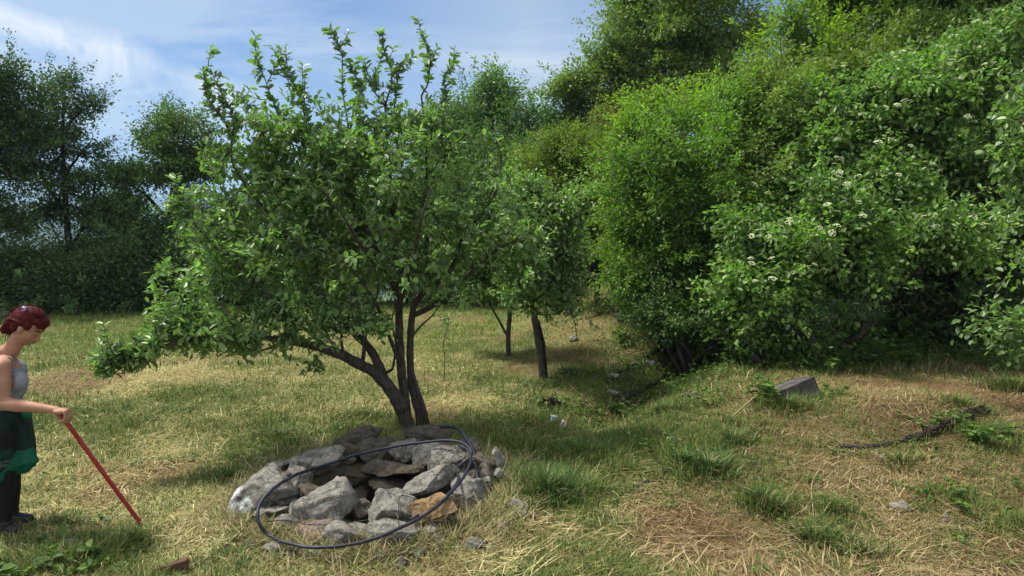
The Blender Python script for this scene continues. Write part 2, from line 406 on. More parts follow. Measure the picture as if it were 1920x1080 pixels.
def axis(lo, hi, segs):
    a = [lo]
    for s, e, st in segs: a += list(np.arange(s, e, st))
    a = sorted(set(np.round(a + [hi], 4))); return np.array(a)
gx = axis(-6000, 6000, [(-9, -2.4, .12), (-2.4, .3, .045), (.3, 9, .12), (9, 24, .6), (-24, -9, .6), (24, 100, 5), (-100, -24, 5), (100, 1000, 60), (-1000, -100, 60), (1000, 6000, 500), (-6000, -1000, 500)])
gy = axis(-60, 9000, [(-60, 2, 3), (2, 4.2, .12), (4.2, 6.9, .045), (6.9, 17, .12), (17, 40, .6), (40, 120, 5), (120, 1000, 60), (1000, 9000, 500)])
X, Y = np.meshgrid(gx, gy); Z = H(X, Y)
gr = greenness(X, Y)[..., None]; br = bare(X, Y)[..., None] * (1 - .6 * gr)
soil = np.array([.115, .080, .050]); straw = np.array([.27, .205, .10]); grn = np.array([.085, .105, .028])
colr = (straw * (1 - gr) + grn * gr) * tone_map(X, Y); colr = colr * (1 - br * .75) + soil * br * .75
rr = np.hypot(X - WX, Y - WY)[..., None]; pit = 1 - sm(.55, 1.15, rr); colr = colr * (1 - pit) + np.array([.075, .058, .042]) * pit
far = sm(40, 300, np.hypot(X, Y))[..., None]; fcol = np.array([.05, .085, .03]) * (1 - .3 * vn2(X / 90, Y / 60, 3)[..., None]) + np.array([.10, .11, .04]) * sm(.6, .7, fbm(X, Y, 1 / 120, 3, 9))[..., None]
colr = colr * (1 - far) + fcol * far
nx, ny = len(gx), len(gy); i = np.arange(ny - 1)[:, None] * nx; j = np.arange(nx - 1)[None]
q = np.stack([i + j, i + j + 1, i + nx + j + 1, i + nx + j], -1).reshape(-1, 4)
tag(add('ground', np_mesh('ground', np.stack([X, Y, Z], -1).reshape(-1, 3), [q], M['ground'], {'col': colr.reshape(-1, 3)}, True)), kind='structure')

# distant hills beyond the valley (real ridges, each closed below)
def ridge(name, y0, depth, h, zb, seed, mat, x0, x1):
    xs = np.linspace(x0, x1, 160); ts = np.linspace(0, 1, 24)
    X, T = np.meshgrid(xs, ts)
    prof = np.sin(T * math.pi * .5) ** .8
    hh = h * (.55 + .9 * (fbm(xs, xs * 0, 1 / (h * 5.5), 4, seed) - .35))
    Z = zb + prof * hh[None, :] * (1 + .25 * (fbm(X, T * depth, 1 / (h * 1.2), 4, seed + 5) - .5))
    Y = y0 + T * depth
    n = len(xs); i = np.arange(23)[:, None] * n; j = np.arange(n - 1)[None]
    q = np.stack([i + j, i + j + 1, i + n + j + 1, i + n + j], -1).reshape(-1, 4)
    tag(add(name, np_mesh(name, np.stack([X, Y, Z], -1).reshape(-1, 3), [q], mat, None, True)), kind='structure')
hm = plain('wooded_hill', (.035, .06, .028), .95, .05, .35, .02)
ridge('hills', 1400, 500, 120, -64, 4, hm, -4000, 2500)
ridge('hills', 3000, 1300, 420, -64, 9, hm, -7000, 4500)

# ------------------------------------------------------------------ grass and straw (generated blades)
def blades(pos, az, length, width, lean, curl, cols):
    """5 verts per blade: 2 base, 2 mid, tip. lean: 0 up .. 1 lying"""
    n = len(pos); d = np.stack([np.cos(az), np.sin(az), np.zeros(n)], -1); s = np.stack([-np.sin(az), np.cos(az), np.zeros(n)], -1)
    up = np.array([0, 0, 1.0])
    l1 = lean[:, None] * math.pi / 2; l2 = np.clip(lean + curl, 0, 1.25)[:, None] * math.pi / 2
    m = pos + length[:, None] * .5 * (np.sin(l1) * d + np.cos(l1) * up)
    t = m + length[:, None] * .5 * (np.sin(l2) * d + np.cos(l2) * up)
    w = width[:, None] * .5 * s
    V = np.stack([pos - w, pos + w, m + w * .9, m - w * .9, t], 1).reshape(-1, 3)
    b = np.arange(n)[:, None] * 5
    return V, b + np.array([[0, 1, 2, 3]]), b + np.array([[3, 2, 4]]), np.repeat(cols, 5, 0)
def scatter(n, y0, y1, pw=1.5, rng=RNG):
    u = rng.random(n); a = 1 - pw
    y = (y0 ** a + u * (y1 ** a - y0 ** a)) ** (1 / a)
    x = (rng.random(n) * 2 - 1) * (y * .80 + 2.3)
    return x, y
def keep_ground(x, y):
    r = np.hypot(x - WX, y - WY)
    return r > .98 + .12 * (vn2(x * 4, y * 4, 3) - .5)
GREENS = np.array([[.080, .140, .024], [.12, .19, .032], [.15, .21, .045], [.06, .11, .026], [.19, .22, .06]])
STRAWS = np.array([[.48, .41, .20], [.38, .31, .15], [.58, .50, .28], [.27, .20, .10], [.42, .33, .17], [.36, .35, .15]])
def grass_field():
    rng = np.random.default_rng(21)
    # short green growth
    x, y = scatter(550000, 3.3, 21, 1.75, rng)
    g = greenness(x, y); k = (rng.random(len(x)) < .08 + .92 * g ** 1.3) & keep_ground(x, y) & (rng.random(len(x)) > .75 * bare(x, y))
    x, y, g = x[k], y[k], g[k]; n = len(x); z = H(x, y); d = y
    L = (.030 + .055 * rng.random(n) ** 1.5 + .03 * g) * (.45 + 1.6 * np.clip(fbm(x, y, 2.6, 3, 41) - .18, 0, 1) ** 1.2 + .9 * sm(.62, .75, fbm(x, y, 5.0, 2, 43)) * (rng.random(n) < .7)) * (1 + .02 * d)
    c = GREENS[rng.integers(0, 5, n)] * (.75 + .5 * rng.random((n, 1))) * (.8 + .4 * fbm(x, y, .8, 3, 91)[:, None])
    c = c * (1 + .45 * sm(10, 14, y) * (1 - sm(-1, 1, x)))[:, None]; yel = (rng.random(n) < .25)[:, None]; c = np.where(yel, c * .5 + np.array([.22, .19, .07]) * .6, c)
    V, q, t, cc = blades(np.stack([x, y, z - .005], -1), rng.random(n) * 6.283, L, (.0028 + .00055 * d), np.clip(rng.normal(.38, .22, n), 0, .95), rng.random(n) * .5, c)
    tag(add('grass', np_mesh('grass', V, [q, t], M['grass'], {'col': cc})), 'short green grass growing across the mown orchard field', 'grass', kind='stuff')
    # mown hay lying flat, matted
    x, y = scatter(660000, 3.3, 20, 1.8, rng)
    g = greenness(x, y); k = (rng.random(len(x)) < 1.0 - .78 * g) & keep_ground(x, y)
    x, y = x[k], y[k]; n = len(x); z = H(x, y); d = y
    clump = fbm(x, y, 3.5, 3, 55)
    L = (.03 + .09 * rng.random(n) ** 1.8) * (1 + .015 * d)
    lift = .035 * np.maximum(clump - .35, 0) * 2 * rng.random(n)
    c = STRAWS[rng.integers(0, 6, n)] * (.55 + .55 * rng.random((n, 1))) * (.72 + .5 * fbm(x, y, 1.1, 3, 61)[:, None])
    br = bare(x, y)[:, None]; c = c * (1 - .35 * br * np.array([.6, 1, 1])) * tone_map(x, y)
    V, q, t, cc = blades(np.stack([x, y, z + lift + .002], -1), rng.random(n) * 6.283, L, (.0019 + .00045 * d), np.clip(rng.normal(.86, .13, n), .3, 1.02), rng.normal(.1, .15, n), c)
    tag(add('mown_hay', np_mesh('mown_hay', V, [q, t], M['straw'], {'col': cc})), 'dry mown hay lying matted over the field', 'hay', kind='stuff')
grass_field()
def loose_hay():
    rng = np.random.default_rng(23)
    x, y = scatter(36000, 3.3, 12, 2.0, rng); n = len(x)
    sw = fbm(x, y, 1.5, 3, 66); k = (rng.random(n) < sm(.35, .62, sw)) & keep_ground(x, y) & (rng.random(n) < 1.1 - .8 * greenness(x, y)); x, y = x[k], y[k]; n = len(x)
    az = 6.28 * fbm(x, y, .8, 2, 67) * 2 + rng.normal(0, .7, n)
    c = np.array([[.62, .52, .32], [.50, .38, .20], [.40, .30, .17], [.55, .48, .26], [.30, .22, .13]])[rng.integers(0, 5, n)] * (.7 + .45 * rng.random((n, 1))) * tone_map(x, y)
    V, q, t, cc = blades(np.stack([x, y, H(x, y) + .012 + .04 * rng.random(n) ** 2], -1), az, .08 + .20 * rng.random(n) ** 2, .0028 + .0003 * y + .0018 * rng.random(n), np.clip(rng.normal(.93, .08, n), .5, 1.04), rng.normal(.08, .10, n), c)
    tag(add('loose_hay', np_mesh('loose_hay', V, [q, t], M['straw'], {'col': cc})), 'longer pale stalks of cut hay strewn over the grass', 'hay', kind='stuff')
loose_hay()

# ------------------------------------------------------------------ foliage
def leaves(p, d, nrm, L, Wd, rnd, six=True, fold=.25):
    """V-folded leaves; 6 verts (two quads) or 4 verts (two tris)"""
    n = len(p); d = unit(d); s = unit(np.cross(d, nrm)); nn = np.cross(s, d)
    L = L[:, None]; w = Wd[:, None] * .5; f = fold * w
    if six:
        V = np.stack([p, p + d * L * .30 + s * w * .85 + nn * f, p + d * L * .68 + s * w + nn * f * .6, p + d * L - nn * L * .10,
                      p + d * L * .68 - s * w + nn * f * .6, p + d * L * .30 - s * w * .85 + nn * f], 1).reshape(-1, 3)
        b = np.arange(n)[:, None] * 6
        return V, [b + np.array([[0, 1, 2, 3]]), b + np.array([[0, 3, 4, 5]])], np.repeat(rnd, 6)
    V = np.stack([p, p + d * L * .5 + s * w + nn * f, p + d * L - nn * L * .08, p + d * L * .5 - s * w + nn * f], 1).reshape(-1, 3)
    b = np.arange(n)[:, None] * 4
    return V, [b + np.array([[0, 1, 2]]), b + np.array([[0, 2, 3]])], np.repeat(rnd, 4)

class Skel:
    """branch network: nodes with parents, grown from traced limbs towards target points in the crown"""
    def __init__(s): s.p = []; s.par = []; s.chains = []; s.minr = {}
    def limb(s, pts, r0, r1, start=None, n=6):
        q = spline(pts, n); ids = []
        prev = -1 if start is None else start
        if start is not None: ids.append(start); q = q[1:]
        for k, a in enumerate(q):
            s.p.append(a); s.par.append(prev); prev = len(s.p) - 1; ids.append(prev)
        rr = np.linspace(r0, r1, len(ids))
        for i, r in zip(ids, rr): s.minr[i] = max(s.minr.get(i, 0), r)
        s.chains.append(ids); return ids
    def nearest(s, pt):
        a = np.asarray(s.p); return int(np.argmin(np.linalg.norm(a - pt, axis=1)))
    def grow(s, targets, rng, step=.25, up=.0, first=0):
        targets = np.asarray(targets); A = np.asarray(s.p)
        base = A[first:] if first else A
        dmin = np.min(np.linalg.norm(targets[:, None] - base[None], axis=2), axis=1)
        for ti in np.argsort(dmin):
            t = targets[ti]; A = np.asarray(s.p)
            dv = t - A; dist = np.linalg.norm(dv, axis=1)
            cost = dist + up * np.maximum(0, A[:, 2] - t[2] + .1 * dist)
            k = int(np.argmin(cost)); L = dist[k]
            if L < .04: continue
            m = max(2, int(L / step) + 1); a = A[k]
            par = s.par[k]; td = unit(a - A[par]) if par >= 0 else np.array([0, 0, 1.0])
            side = td * L * .25 + rng.normal(0, .06 * L, 3)
            ids = [k]; prev = k
            for h in range(1, m + 1):
                f = h / m; pt = a + (t - a) * f + side * (4 * f * (1 - f)) * .6
                s.p.append(pt); s.par.append(prev); prev = len(s.p) - 1; ids.append(prev)
            s.chains.append(ids)
    def radii(s, tip=.004, k=2.4):
        n = len(s.p); acc = np.zeros(n); r = np.zeros(n)
        for i in range(n - 1, -1, -1):
            r[i] = max(acc[i] ** (1 / k) if acc[i] > 0 else tip, tip, 0)
            if s.par[i] >= 0: acc[s.par[i]] += r[i] ** k
        for i, m in s.minr.items(): r[i] = m if r[i] < m else min(r[i], m * 1.15)
        return r
    def mesh(s, tip=.004, rmin=0.0, cap=None):
        r = s.radii(tip); A = np.asarray(s.p); big, br, sml, sr = [], [], [], []
        for c in s.chains:
            q = A[c]; rr = r[c].copy()
            if len(c) > 1: rr[0] = min(rr[0], rr[1] * 1.15)
            if cap: rr = np.minimum(rr, cap)
            if rr.max() < rmin: continue
            if rr.max() > .02: big.append(q); br.append(rr)
            else: sml.append(q); sr.append(rr)
        V, Fs = [], []; n0 = 0
        for P_, R_, k, rg in ((big, br, 9, .22), (sml, sr, 4, 0)):
            if not P_: continue
            v, f = tubes(P_, R_, k, 3, rg); V.append(v); Fs += [a + n0 for a in f]; n0 += len(v)
        qs = [f for f in Fs if f.shape[1] == 4]; ts = [f for f in Fs if f.shape[1] == 3]
        return np.vstack(V), [np.vstack(qs), np.vstack(ts)]

def in_blobs(blobs, n, rng, shell=.35, rough=.75, gap=.47, gs=None):
    """random points in a union of ellipsoids ((cx,cy,cz),(rx,ry,rz),weight): lumpy outline, gaps between boughs, some shoots beyond"""
    w = np.array([b[2] * b[1][0] * b[1][2] for b in blobs]); w = w / w.sum(); C = np.array([b[0] for b in blobs]); R = np.array([b[1] for b in blobs])
    out_ = []; have = 0; sd0 = int(rng.integers(1000)); ms = float(np.median(R[:, [0, 2]])); gs = gs or 1.5 / ms
    while have < n:
        k = rng.choice(len(blobs), n * 2, p=w); d = unit(rng.normal(size=(n * 2, 3)))
        q = fbm3(d * 1.0 + k[:, None] * 7.3, 2.2, 3, sd0) - .5
        r = rng.random(n * 2) ** shell * (1 + 2 * rough * q); o = rng.random(n * 2) < .06; r[o] *= 1.12 + .22 * rng.random(int(o.sum()))
        p = C[k] + d * r[:, None] * R[k]
        g = fbm3(p, gs, 2, sd0 + 5); p = p[g > gap + .05 * rng.normal(size=len(g))]; out_.append(p); have += len(p)
    return np.vstack(out_)[:n]
def pb(u, v, ru, rv, Y, ry=None, w=1.0):
    """an ellipsoid seen at photo position (u,v), of half size ru,rv in photo units at distance Y"""
    s = Y / F; return (P(u, v, Y), (ru * s, (ry if ry is not None else ru * s * .8), rv * s), w)

def clump_leaves(T, per, spread, size, rng, flat=.7, droop=.2, rv=.42):
    """leaves scattered round every twig end T"""
    n = len(T) * per; c = np.repeat(T, per, 0)
    tone = np.repeat(np.clip(.55 * rng.random(len(T)) + 1.6 * (fbm3(T, 1.6, 2, 77) - .5) + .22, 0, 1), per)
    cen = T.mean(0); od = unit(unit(T - cen) + rng.normal(0, .45, T.shape) + [0, 0, .25]); sc = np.repeat(.55 + .8 * rng.random(len(T)), per)[:, None]
    off = rng.normal(size=(n, 3)) * np.array([1, 1, flat]) * spread * .8 * sc + np.repeat(od, per, 0) * (rng.random((n, 1)) * 3.0 - 1.8) * spread * sc
    p = c + off
    d = unit(off) + rng.normal(size=(n, 3)) * .6; d[:, 2] -= droop
    nr = rng.normal(size=(n, 3)) * .55 + np.array([0, 0, 1.0])
    L = size * (.65 + .7 * rng.random(n)); W_ = L * (.45 + .2 * rng.random(n))
    rnd = np.clip(rv * rng.random(n) + (1 - rv) * tone, 0, 1)
    return p, d, nr, L, W_, rnd

def fol(name, label, cat, base, limbs, blobs, n_t, per, spread, size, mat, bark, seed, group=None, six=False, step=.3, shell=.4, flat=.7,
        droop=.2, rmin=.006, up=.3, r0=.05, extra=None, clip=None, rv=.42, shoots=.10, slen=None, rough=.75, gap=.47):
    """tree or shrub: traced limbs + grown branches (trunk) and leaves (crown)"""
    rng = np.random.default_rng(seed)
    root = empty(name, base, label, cat, group)
    sk = Skel(); base = np.asarray(base, float)
    for k, (pts, a, b) in enumerate(limbs):
        pts = np.asarray(pts, float)
        if k == 0: sk.limb(pts, a, b)
        else:
            i = sk.nearest(pts[0]); sk.limb(np.vstack([sk.p[i], pts[1:]]), a, b, start=i)
    T = in_blobs(blobs, n_t, rng, shell, rough, gap)
    T = T[T[:, 2] > H(T[:, 0], T[:, 1]) + .08]
    if clip is not None: T = T[clip(T)]
    sk.grow(T, rng, step, up)
    # young shoots standing out past the outline, leafy along their length
    SH = []; ns = int(len(T) * shoots)
    if ns:
        cen = T.mean(0); dd = np.linalg.norm((T - cen) / (T.std(0) + 1e-6), axis=1); cand = np.where(dd > np.percentile(dd, 55))[0]; slen = slen or spread * 4.2
        for i_ in rng.choice(cand, min(ns, len(cand)), False):
            o_ = unit(T[i_] - cen) * [1, 1, .7] + np.array([0, 0, .55]) + rng.normal(0, .35, 3); o_ = unit(o_); l_ = slen * (.5 + .9 * rng.random())
            a = T[i_]; q_ = np.array([a, a + o_ * l_ * .5 + [0, 0, .03 * l_], a + o_ * l_ + [0, 0, -.06 * l_]]); sk.limb(q_, .006, .003, start=sk.nearest(a), n=3); SH.append(q_)
    v, f = sk.mesh(.005, rmin); add('trunk', np_mesh('trunk', v, f, bark, None, True), root)
    p, d, nr, L, W_, rnd = clump_leaves(T, per, spread, size, rng, flat, droop, rv)
    if SH:
        m_ = max(8, int(per * .5)); SH = np.array(SH); tt = rng.random((len(SH), m_)) ** .8; k0 = np.where(tt < .5, 0, 1); fr_ = (tt * 2 - k0)[..., None]; ii = np.arange(len(SH))[:, None]
        ps = SH[ii, k0] * (1 - fr_) + SH[ii, k0 + 1] * fr_; ps = (ps + rng.normal(size=ps.shape) * spread * .22).reshape(-1, 3); ds = rng.normal(size=ps.shape) + np.repeat(unit(SH[:, 2] - SH[:, 0]), m_, 0) * .8
        ls = size * (.6 + .6 * rng.random(len(ps))); p = np.vstack([p, ps]); d = np.vstack([d, ds]); nr = np.vstack([nr, rng.normal(size=ps.shape) * .5 + [0, 0, 1]]); L = np.append(L, ls); W_ = np.append(W_, ls * .5)
        rnd = np.append(rnd, np.clip(.45 + .55 * rng.random(len(ps)), 0, 1))
    k = p[:, 2] > H(p[:, 0], p[:, 1]) + .01
    V, Fs, ra = leaves(p[k], d[k], nr[k], L[k], W_[k], rnd[k], six)
    if extra is not None:
        V2, F2, r2 = extra(T, rng); n0 = len(V); V = np.vstack([V, V2]); Fs = Fs + [a + n0 for a in F2]; ra = np.concatenate([ra, r2])
    add('crown', np_mesh('crown', V, Fs, mat, {'rnd': ra}), root)
    return root, T

def gp(x, y): return np.array([x, y, float(H(x, y))])
def stem(base, tops, r=.06, r1=.015, wob=.12, rng=None):
    """a simple limb set from the ground to the given points"""
    rng = rng or RNG; L = []
    for t in tops:
        t = np.asarray(t, float); m1 = base * .65 + t * .35 + np.append(rng.normal(0, wob, 2), 0); m2 = base * .3 + t * .7 + np.append(rng.normal(0, wob, 2), 0)
        L.append(([base - np.array([0, 0, .1]), m1, m2, t], r, r1))
    return L
# ------------------------------------------------------------------ the plum tree behind the well
def hero():
    rng = np.random.default_rng(5)
    base = G(768, 806); B = base[1]
    root = empty('plum_tree', base, 'broad plum tree with several dark stems growing right behind the stone well', 'tree')
    sk = Skel()
    def L(pts, a, b, st=None):     # pts: (u, v, depth offset from the trunk)
        q = [P(u, v, B + dy) for u, v, dy in pts]
        if st is None: st = sk.nearest(q[0]) if sk.p else None
        return sk.limb(q, a, b, start=st)
    L([(768, 812, 0), (761, 790, 0), (755, 770, 0)], .080, .068)
    L([(755, 770, 0), (738, 738, -.05), (720, 715, -.1), (700, 697, -.15), (672, 682, -.25), (645, 668, -.35), (612, 655, -.5), (585, 648, -.6)], .075, .042)
    L([(585, 648, -.6), (540, 640, -.75), (480, 632, -.9), (410, 628, -1.05), (340, 640, -1.2), (270, 660, -1.3), (225, 672, -1.35)], .036, .007)
    L([(612, 655, -.5), (570, 612, -.55), (520, 590, -.6), (450, 570, -.7), (380, 560, -.9), (310, 575, -1.1)], .030, .006)
    L([(720, 715, -.1), (712, 690, -.12), (694, 655, -.15), (665, 625, -.2), (628, 590, -.3), (600, 560, -.35), (590, 520, -.4), (560, 470, -.45), (520, 420, -.5), (470, 360, -.6)], .052, .012)
    L([(600, 560, -.35), (596, 530, -.2), (590, 480, -.1), (575, 400, 0), (540, 330, .05), (500, 270, .05), (470, 210, 0)], .028, .008)
    L([(764, 796, .04), (758, 740, .04), (752, 690, .02), (749, 640, .02), (748, 590, .03), (746, 555, .05)], .052, .042)
    L([(746, 555, .05), (728, 510, .05), (705, 470, 0), (688, 430, -.05), (668, 390, -.1), (640, 340, -.1), (606, 290, -.1), (575, 250, -.1)], .045, .014)
    L([(746, 555, .05), (742, 500, .2), (738, 430, .25), (733, 350, .25), (726, 270, .2), (722, 200, .2)], .032, .010)
    L([(792, 812, .08), (785, 770, .1), (772, 720, .1), (769, 660, .1), (771, 610, .1), (775, 575, .1)], .050, .034)
    L([(775, 575, .1), (795, 548, .1), (822, 530, .05), (846, 505, 0), (858, 470, -.05), (872, 440, -.1), (905, 400, -.1), (935, 350, -.1)], .034, .010)
    L([(780, 590, .1), (815, 572, .0), (850, 545, -.1), (885, 510, -.2), (930, 470, -.3), (985, 440, -.4), (1020, 425, -.4)], .030, .007)
    L([(795, 548, .1), (800, 480, .3), (802, 400, .4), (800, 320, .4), (796, 240, .35), (790, 180, .3)], .026, .008)
    L([(705, 470, 0), (680, 460, .3), (650, 430, .6), (610, 380, .8), (560, 330, .9)], .026, .008)
    L([(728, 510, .05), (700, 490, -.5), (670, 450, -.9), (640, 400, -1.2), (600, 350, -1.3)], .026, .007)
    L([(748, 590, .03), (760, 540, -.4), (775, 480, -.8), (790, 410, -1.1), (810, 350, -1.2)], .024, .007)
    L([(752, 690, .02), (722, 610, -.3), (700, 560, -.6), (672, 520, -.9), (640, 480, -1.1)], .022, .007)
    L([(680, 684, -.2), (684, 640, -.3), (690, 600, -.35), (705, 560, -.3), (712, 520, -.2)], .022, .008)
    L([(645, 668, -.35), (640, 630, -.4), (655, 590, -.4), (668, 540, -.35)], .016, .007)
    L([(540, 640, -.75), (530, 600, -.8), (500, 550, -.9), (450, 500, -1.0), (400, 460, -1.1)], .020, .006)
    L([(735, 700, -.1), (742, 650, -.35), (735, 600, -.5), (745, 560, -.6)], .016, .006)
    L([(694, 655, -.15), (675, 610, .2), (660, 560, .4), (655, 520, .5)], .018, .007)
    L([(765, 640, .1), (790, 610, .3), (812, 590, .4), (830, 560, .5)], .016, .006)
    L([(645, 668, -.35), (610, 630, -.1), (575, 600, .1), (540, 560, .2)], .020, .007)
    L([(540, 640, -.75), (480, 660, -.8), (430, 665, -.9)], .012, .005)
    hi = len(sk.p)
    # long bare-footed shoots standing out of the top of the crown
    shoots = []
    def S(pts, st=None):
        q = [P(u, v, B + dy) + (rng.normal(0, .04, 3) if k_ else 0) for k_, (u, v, dy) in enumerate(pts)]; i = sk.nearest(q[0]) if st is None else st
        ids = sk.limb(q if st is None else q, .010, .0035, start=i, n=5); shoots.append(np.asarray(sk.p)[ids])
        for _ in range(5):       # short side twigs
            j_ = ids[int(rng.integers(len(ids) // 3, len(ids) - 1))]; a_ = np.asarray(sk.p[j_]); o_ = rng.normal(0, .10, 3) + [0, 0, .10]
            id2 = sk.limb([a_, a_ + o_ * .6, a_ + o_ + [0, 0, .03]], .005, .003, start=j_, n=4); shoots.append(np.asarray(sk.p)[id2])
    S([(470, 360, -.6), (445, 300, -.6), (430, 220, -.6), (415, 165, -.6), (403, 130, -.6)])
    S([(470, 210, 0), (530, 230, -.1), (510, 170, -.1), (493, 110, -.1), (484, 72, -.1)])
    S([(575, 250, -.1), (560, 200, -.1), (548, 150, -.1), (540, 128, -.1)])
    S([(606, 290, -.1), (590, 240, .1), (572, 190, .1), (560, 155, .1)])
    S([(640, 340, -.1), (656, 260, 0), (650, 180, 0), (643, 110, 0), (638, 82, 0)])
    S([(660, 240, 0), (668, 170, .05), (660, 120, .05)])
    S([(722, 200, .2), (735, 140, .2), (730, 100, .2), (722, 68, .2)])
    S([(722, 200, .2), (700, 160, .25), (690, 130, .25)])
    S([(790, 180, .3), (806, 140, .3), (800, 110, .3), (795, 88, .3)])
    S([(796, 240, .35), (832, 190, .3), (842, 150, .3), (852, 112, .3)])
    S([(735, 260, .2), (752, 180, .3), (748, 130, .3)])
    S([(500, 270, .05), (470, 200, .1), (450, 165, .1)])
    S([(430, 240, -.6), (400, 190, -.6), (408, 150, -.6)])
    S([(905, 400, -.1), (930, 320, -.1), (925, 260, -.1)])
    S([(400, 460, -1.1), (350, 400, -1.1), (320, 360, -1.1)])
    S([(225, 672, -1.35), (205, 678, -1.4), (186, 690, -1.45)])
    # crown volume traced from its outline, at real depths
    bl = [pb(650, 400, 170, 120, B, 1.0), pb(540, 360, 130, 110, B - .2, .8), pb(780, 380, 130, 130, B, .9), pb(470, 470, 130, 90, B - .5, .7),
          pb(400, 520, 100, 70, B - .8, .55), pb(330, 610, 80, 45, B - 1.1, .35), pb(880, 420, 100, 75, B - .1, .7), pb(950, 440, 70, 45, B - .3, .4),
          pb(700, 280, 120, 80, B + .1, .7), pb(580, 300, 110, 80, B, .6), pb(450, 330, 60, 80, B - .4, .4), pb(820, 280, 70, 70, B + .2, .5), pb(500, 590, 110, 35, B - .7, .45),
          pb(640, 500, 130, 60, B - .2, 1.0), pb(460, 650, 60, 22, B - .9, .25), pb(260, 660, 45, 20, B - 1.3, .22), pb(380, 400, 55, 60, B - .8, .5), pb(590, 690, 26, 12, B - .6, .12), pb(780, 500, 90, 45, B - .3, .7), pb(600, 235, 110, 50, B, .6, .7), pb(750, 235, 100, 50, B + .2, .6, .7), pb(480, 255, 60, 60, B - .3, .45), pb(420, 605, 110, 42, B - .9, .45, 1.3), pb(345, 640, 70, 34, B - 1.15, .3, 1.3), pb(245, 668, 46, 14, B - 1.3, .15, 5), pb(205, 684, 22, 10, B - 1.4, .1, 6), pb(560, 560, 90, 40, B - .5, .6), pb(610, 605, 90, 34, B - .6, .5), pb(540, 640, 90, 20, B - .8, .35), pb(700, 610, 50, 34, B - .5, .3, .6), pb(860, 540, 60, 24, B - .3, .4), pb(450, 625, 100, 34, B - 1.0, .4)]
    T = in_blobs(bl, 2100, rng, .5, .55, .45)
    sk.grow(T, rng, .22, .25)
    v, f = sk.mesh(.0028, 0)
    add('trunk', np_mesh('trunk', v, f, M['bark'], None, True), root)
    r = sk.radii(.0028); A = np.asarray(sk.p)
    PP, DD, NN, LL, WW, RR = [], [], [], [], [], []
    def along(q, dens, size, young):
        seg = np.diff(q, axis=0); sl = np.linalg.norm(seg, axis=1); n = max(2, int(sl.sum() * dens)); c = np.concatenate([[0], np.cumsum(sl)])
        s = np.sort(rng.random(n)) * c[-1]; k = np.clip(np.searchsorted(c, s) - 1, 0, len(seg) - 1)
        p = q[k] + seg[k] * ((s - c[k]) / np.maximum(sl[k], 1e-6))[:, None]; t = unit(seg[k])
        o = unit(np.cross(t, rng.normal(size=(n, 3)))); d = t * .55 + o * .9 + np.array([0, 0, -.12])
        nr = np.cross(np.cross(d, np.array([0, 0, 1.0])), d) + rng.normal(0, .4, (n, 3))
        l = size * (.45 + .8 * rng.random(n)); tone = rng.random()
        PP.append(p); DD.append(d); NN.append(nr); LL.append(l); WW.append(l * (.42 + .16 * rng.random(n)))
        RR.append(np.clip(.25 * tone + .45 * rng.random(n) + young * (s / c[-1]) ** 2, 0, 1))
    for c in sk.chains[hi and 0:]:
        q = A[c]; mr = r[c[1:]].mean() if len(c) > 1 else 1
        if mr < .0075: along(q, 46, .07, .35)
        elif mr < .014: along(q, 12, .055, .1)
    for q in shoots: along(q[len(q) // 6:], 42, .092, .3)
    # rosettes at the twig ends
    T2 = T[rng.random(len(T)) < .9]
    n = len(T2) * 14; c = np.repeat(T2, 14, 0); d = rng.normal(size=(n, 3)) + np.array([0, 0, .25]); d = unit(d)
    PP.append(c + d * .015 + rng.normal(size=(n, 3)) * .035); DD.append(d); NN.append(rng.normal(size=(n, 3)) * .5 + np.array([0, 0, 1.0])); l = .080 * (.5 + .75 * rng.random(n)); LL.append(l); WW.append(l * (.36 + .16 * rng.random(n)))
    RR.append(np.clip(np.repeat(rng.random(len(T2)), 14) * .6 + .4 * rng.random(n), 0, 1))
    V, Fs, ra = leaves(*[np.concatenate(a) for a in (PP, DD, NN, LL, WW, RR)], True)
    add('crown', np_mesh('crown', V, Fs, M['plum'], {'rnd': ra}), root)
    print('hero leaves', len(V) // 6)
    # prop pole leaning on the stems
    a = G(808, 802); b = P(781, 722, B + .02); c = P(774, 700, B + .03)
    v, f = tubes([np.array([a - [0, 0, .1], (a + b) / 2, b, c])], [[.022, .021, .02, .019]], 8, 2, .12)
    tag(add('wooden_stake', np_mesh('wooden_stake', v, f, M['bark2'], None, True), origin=a), 'straight wooden stake leaning against the stems of the broad plum tree', 'stake')
    return B
HB = hero()

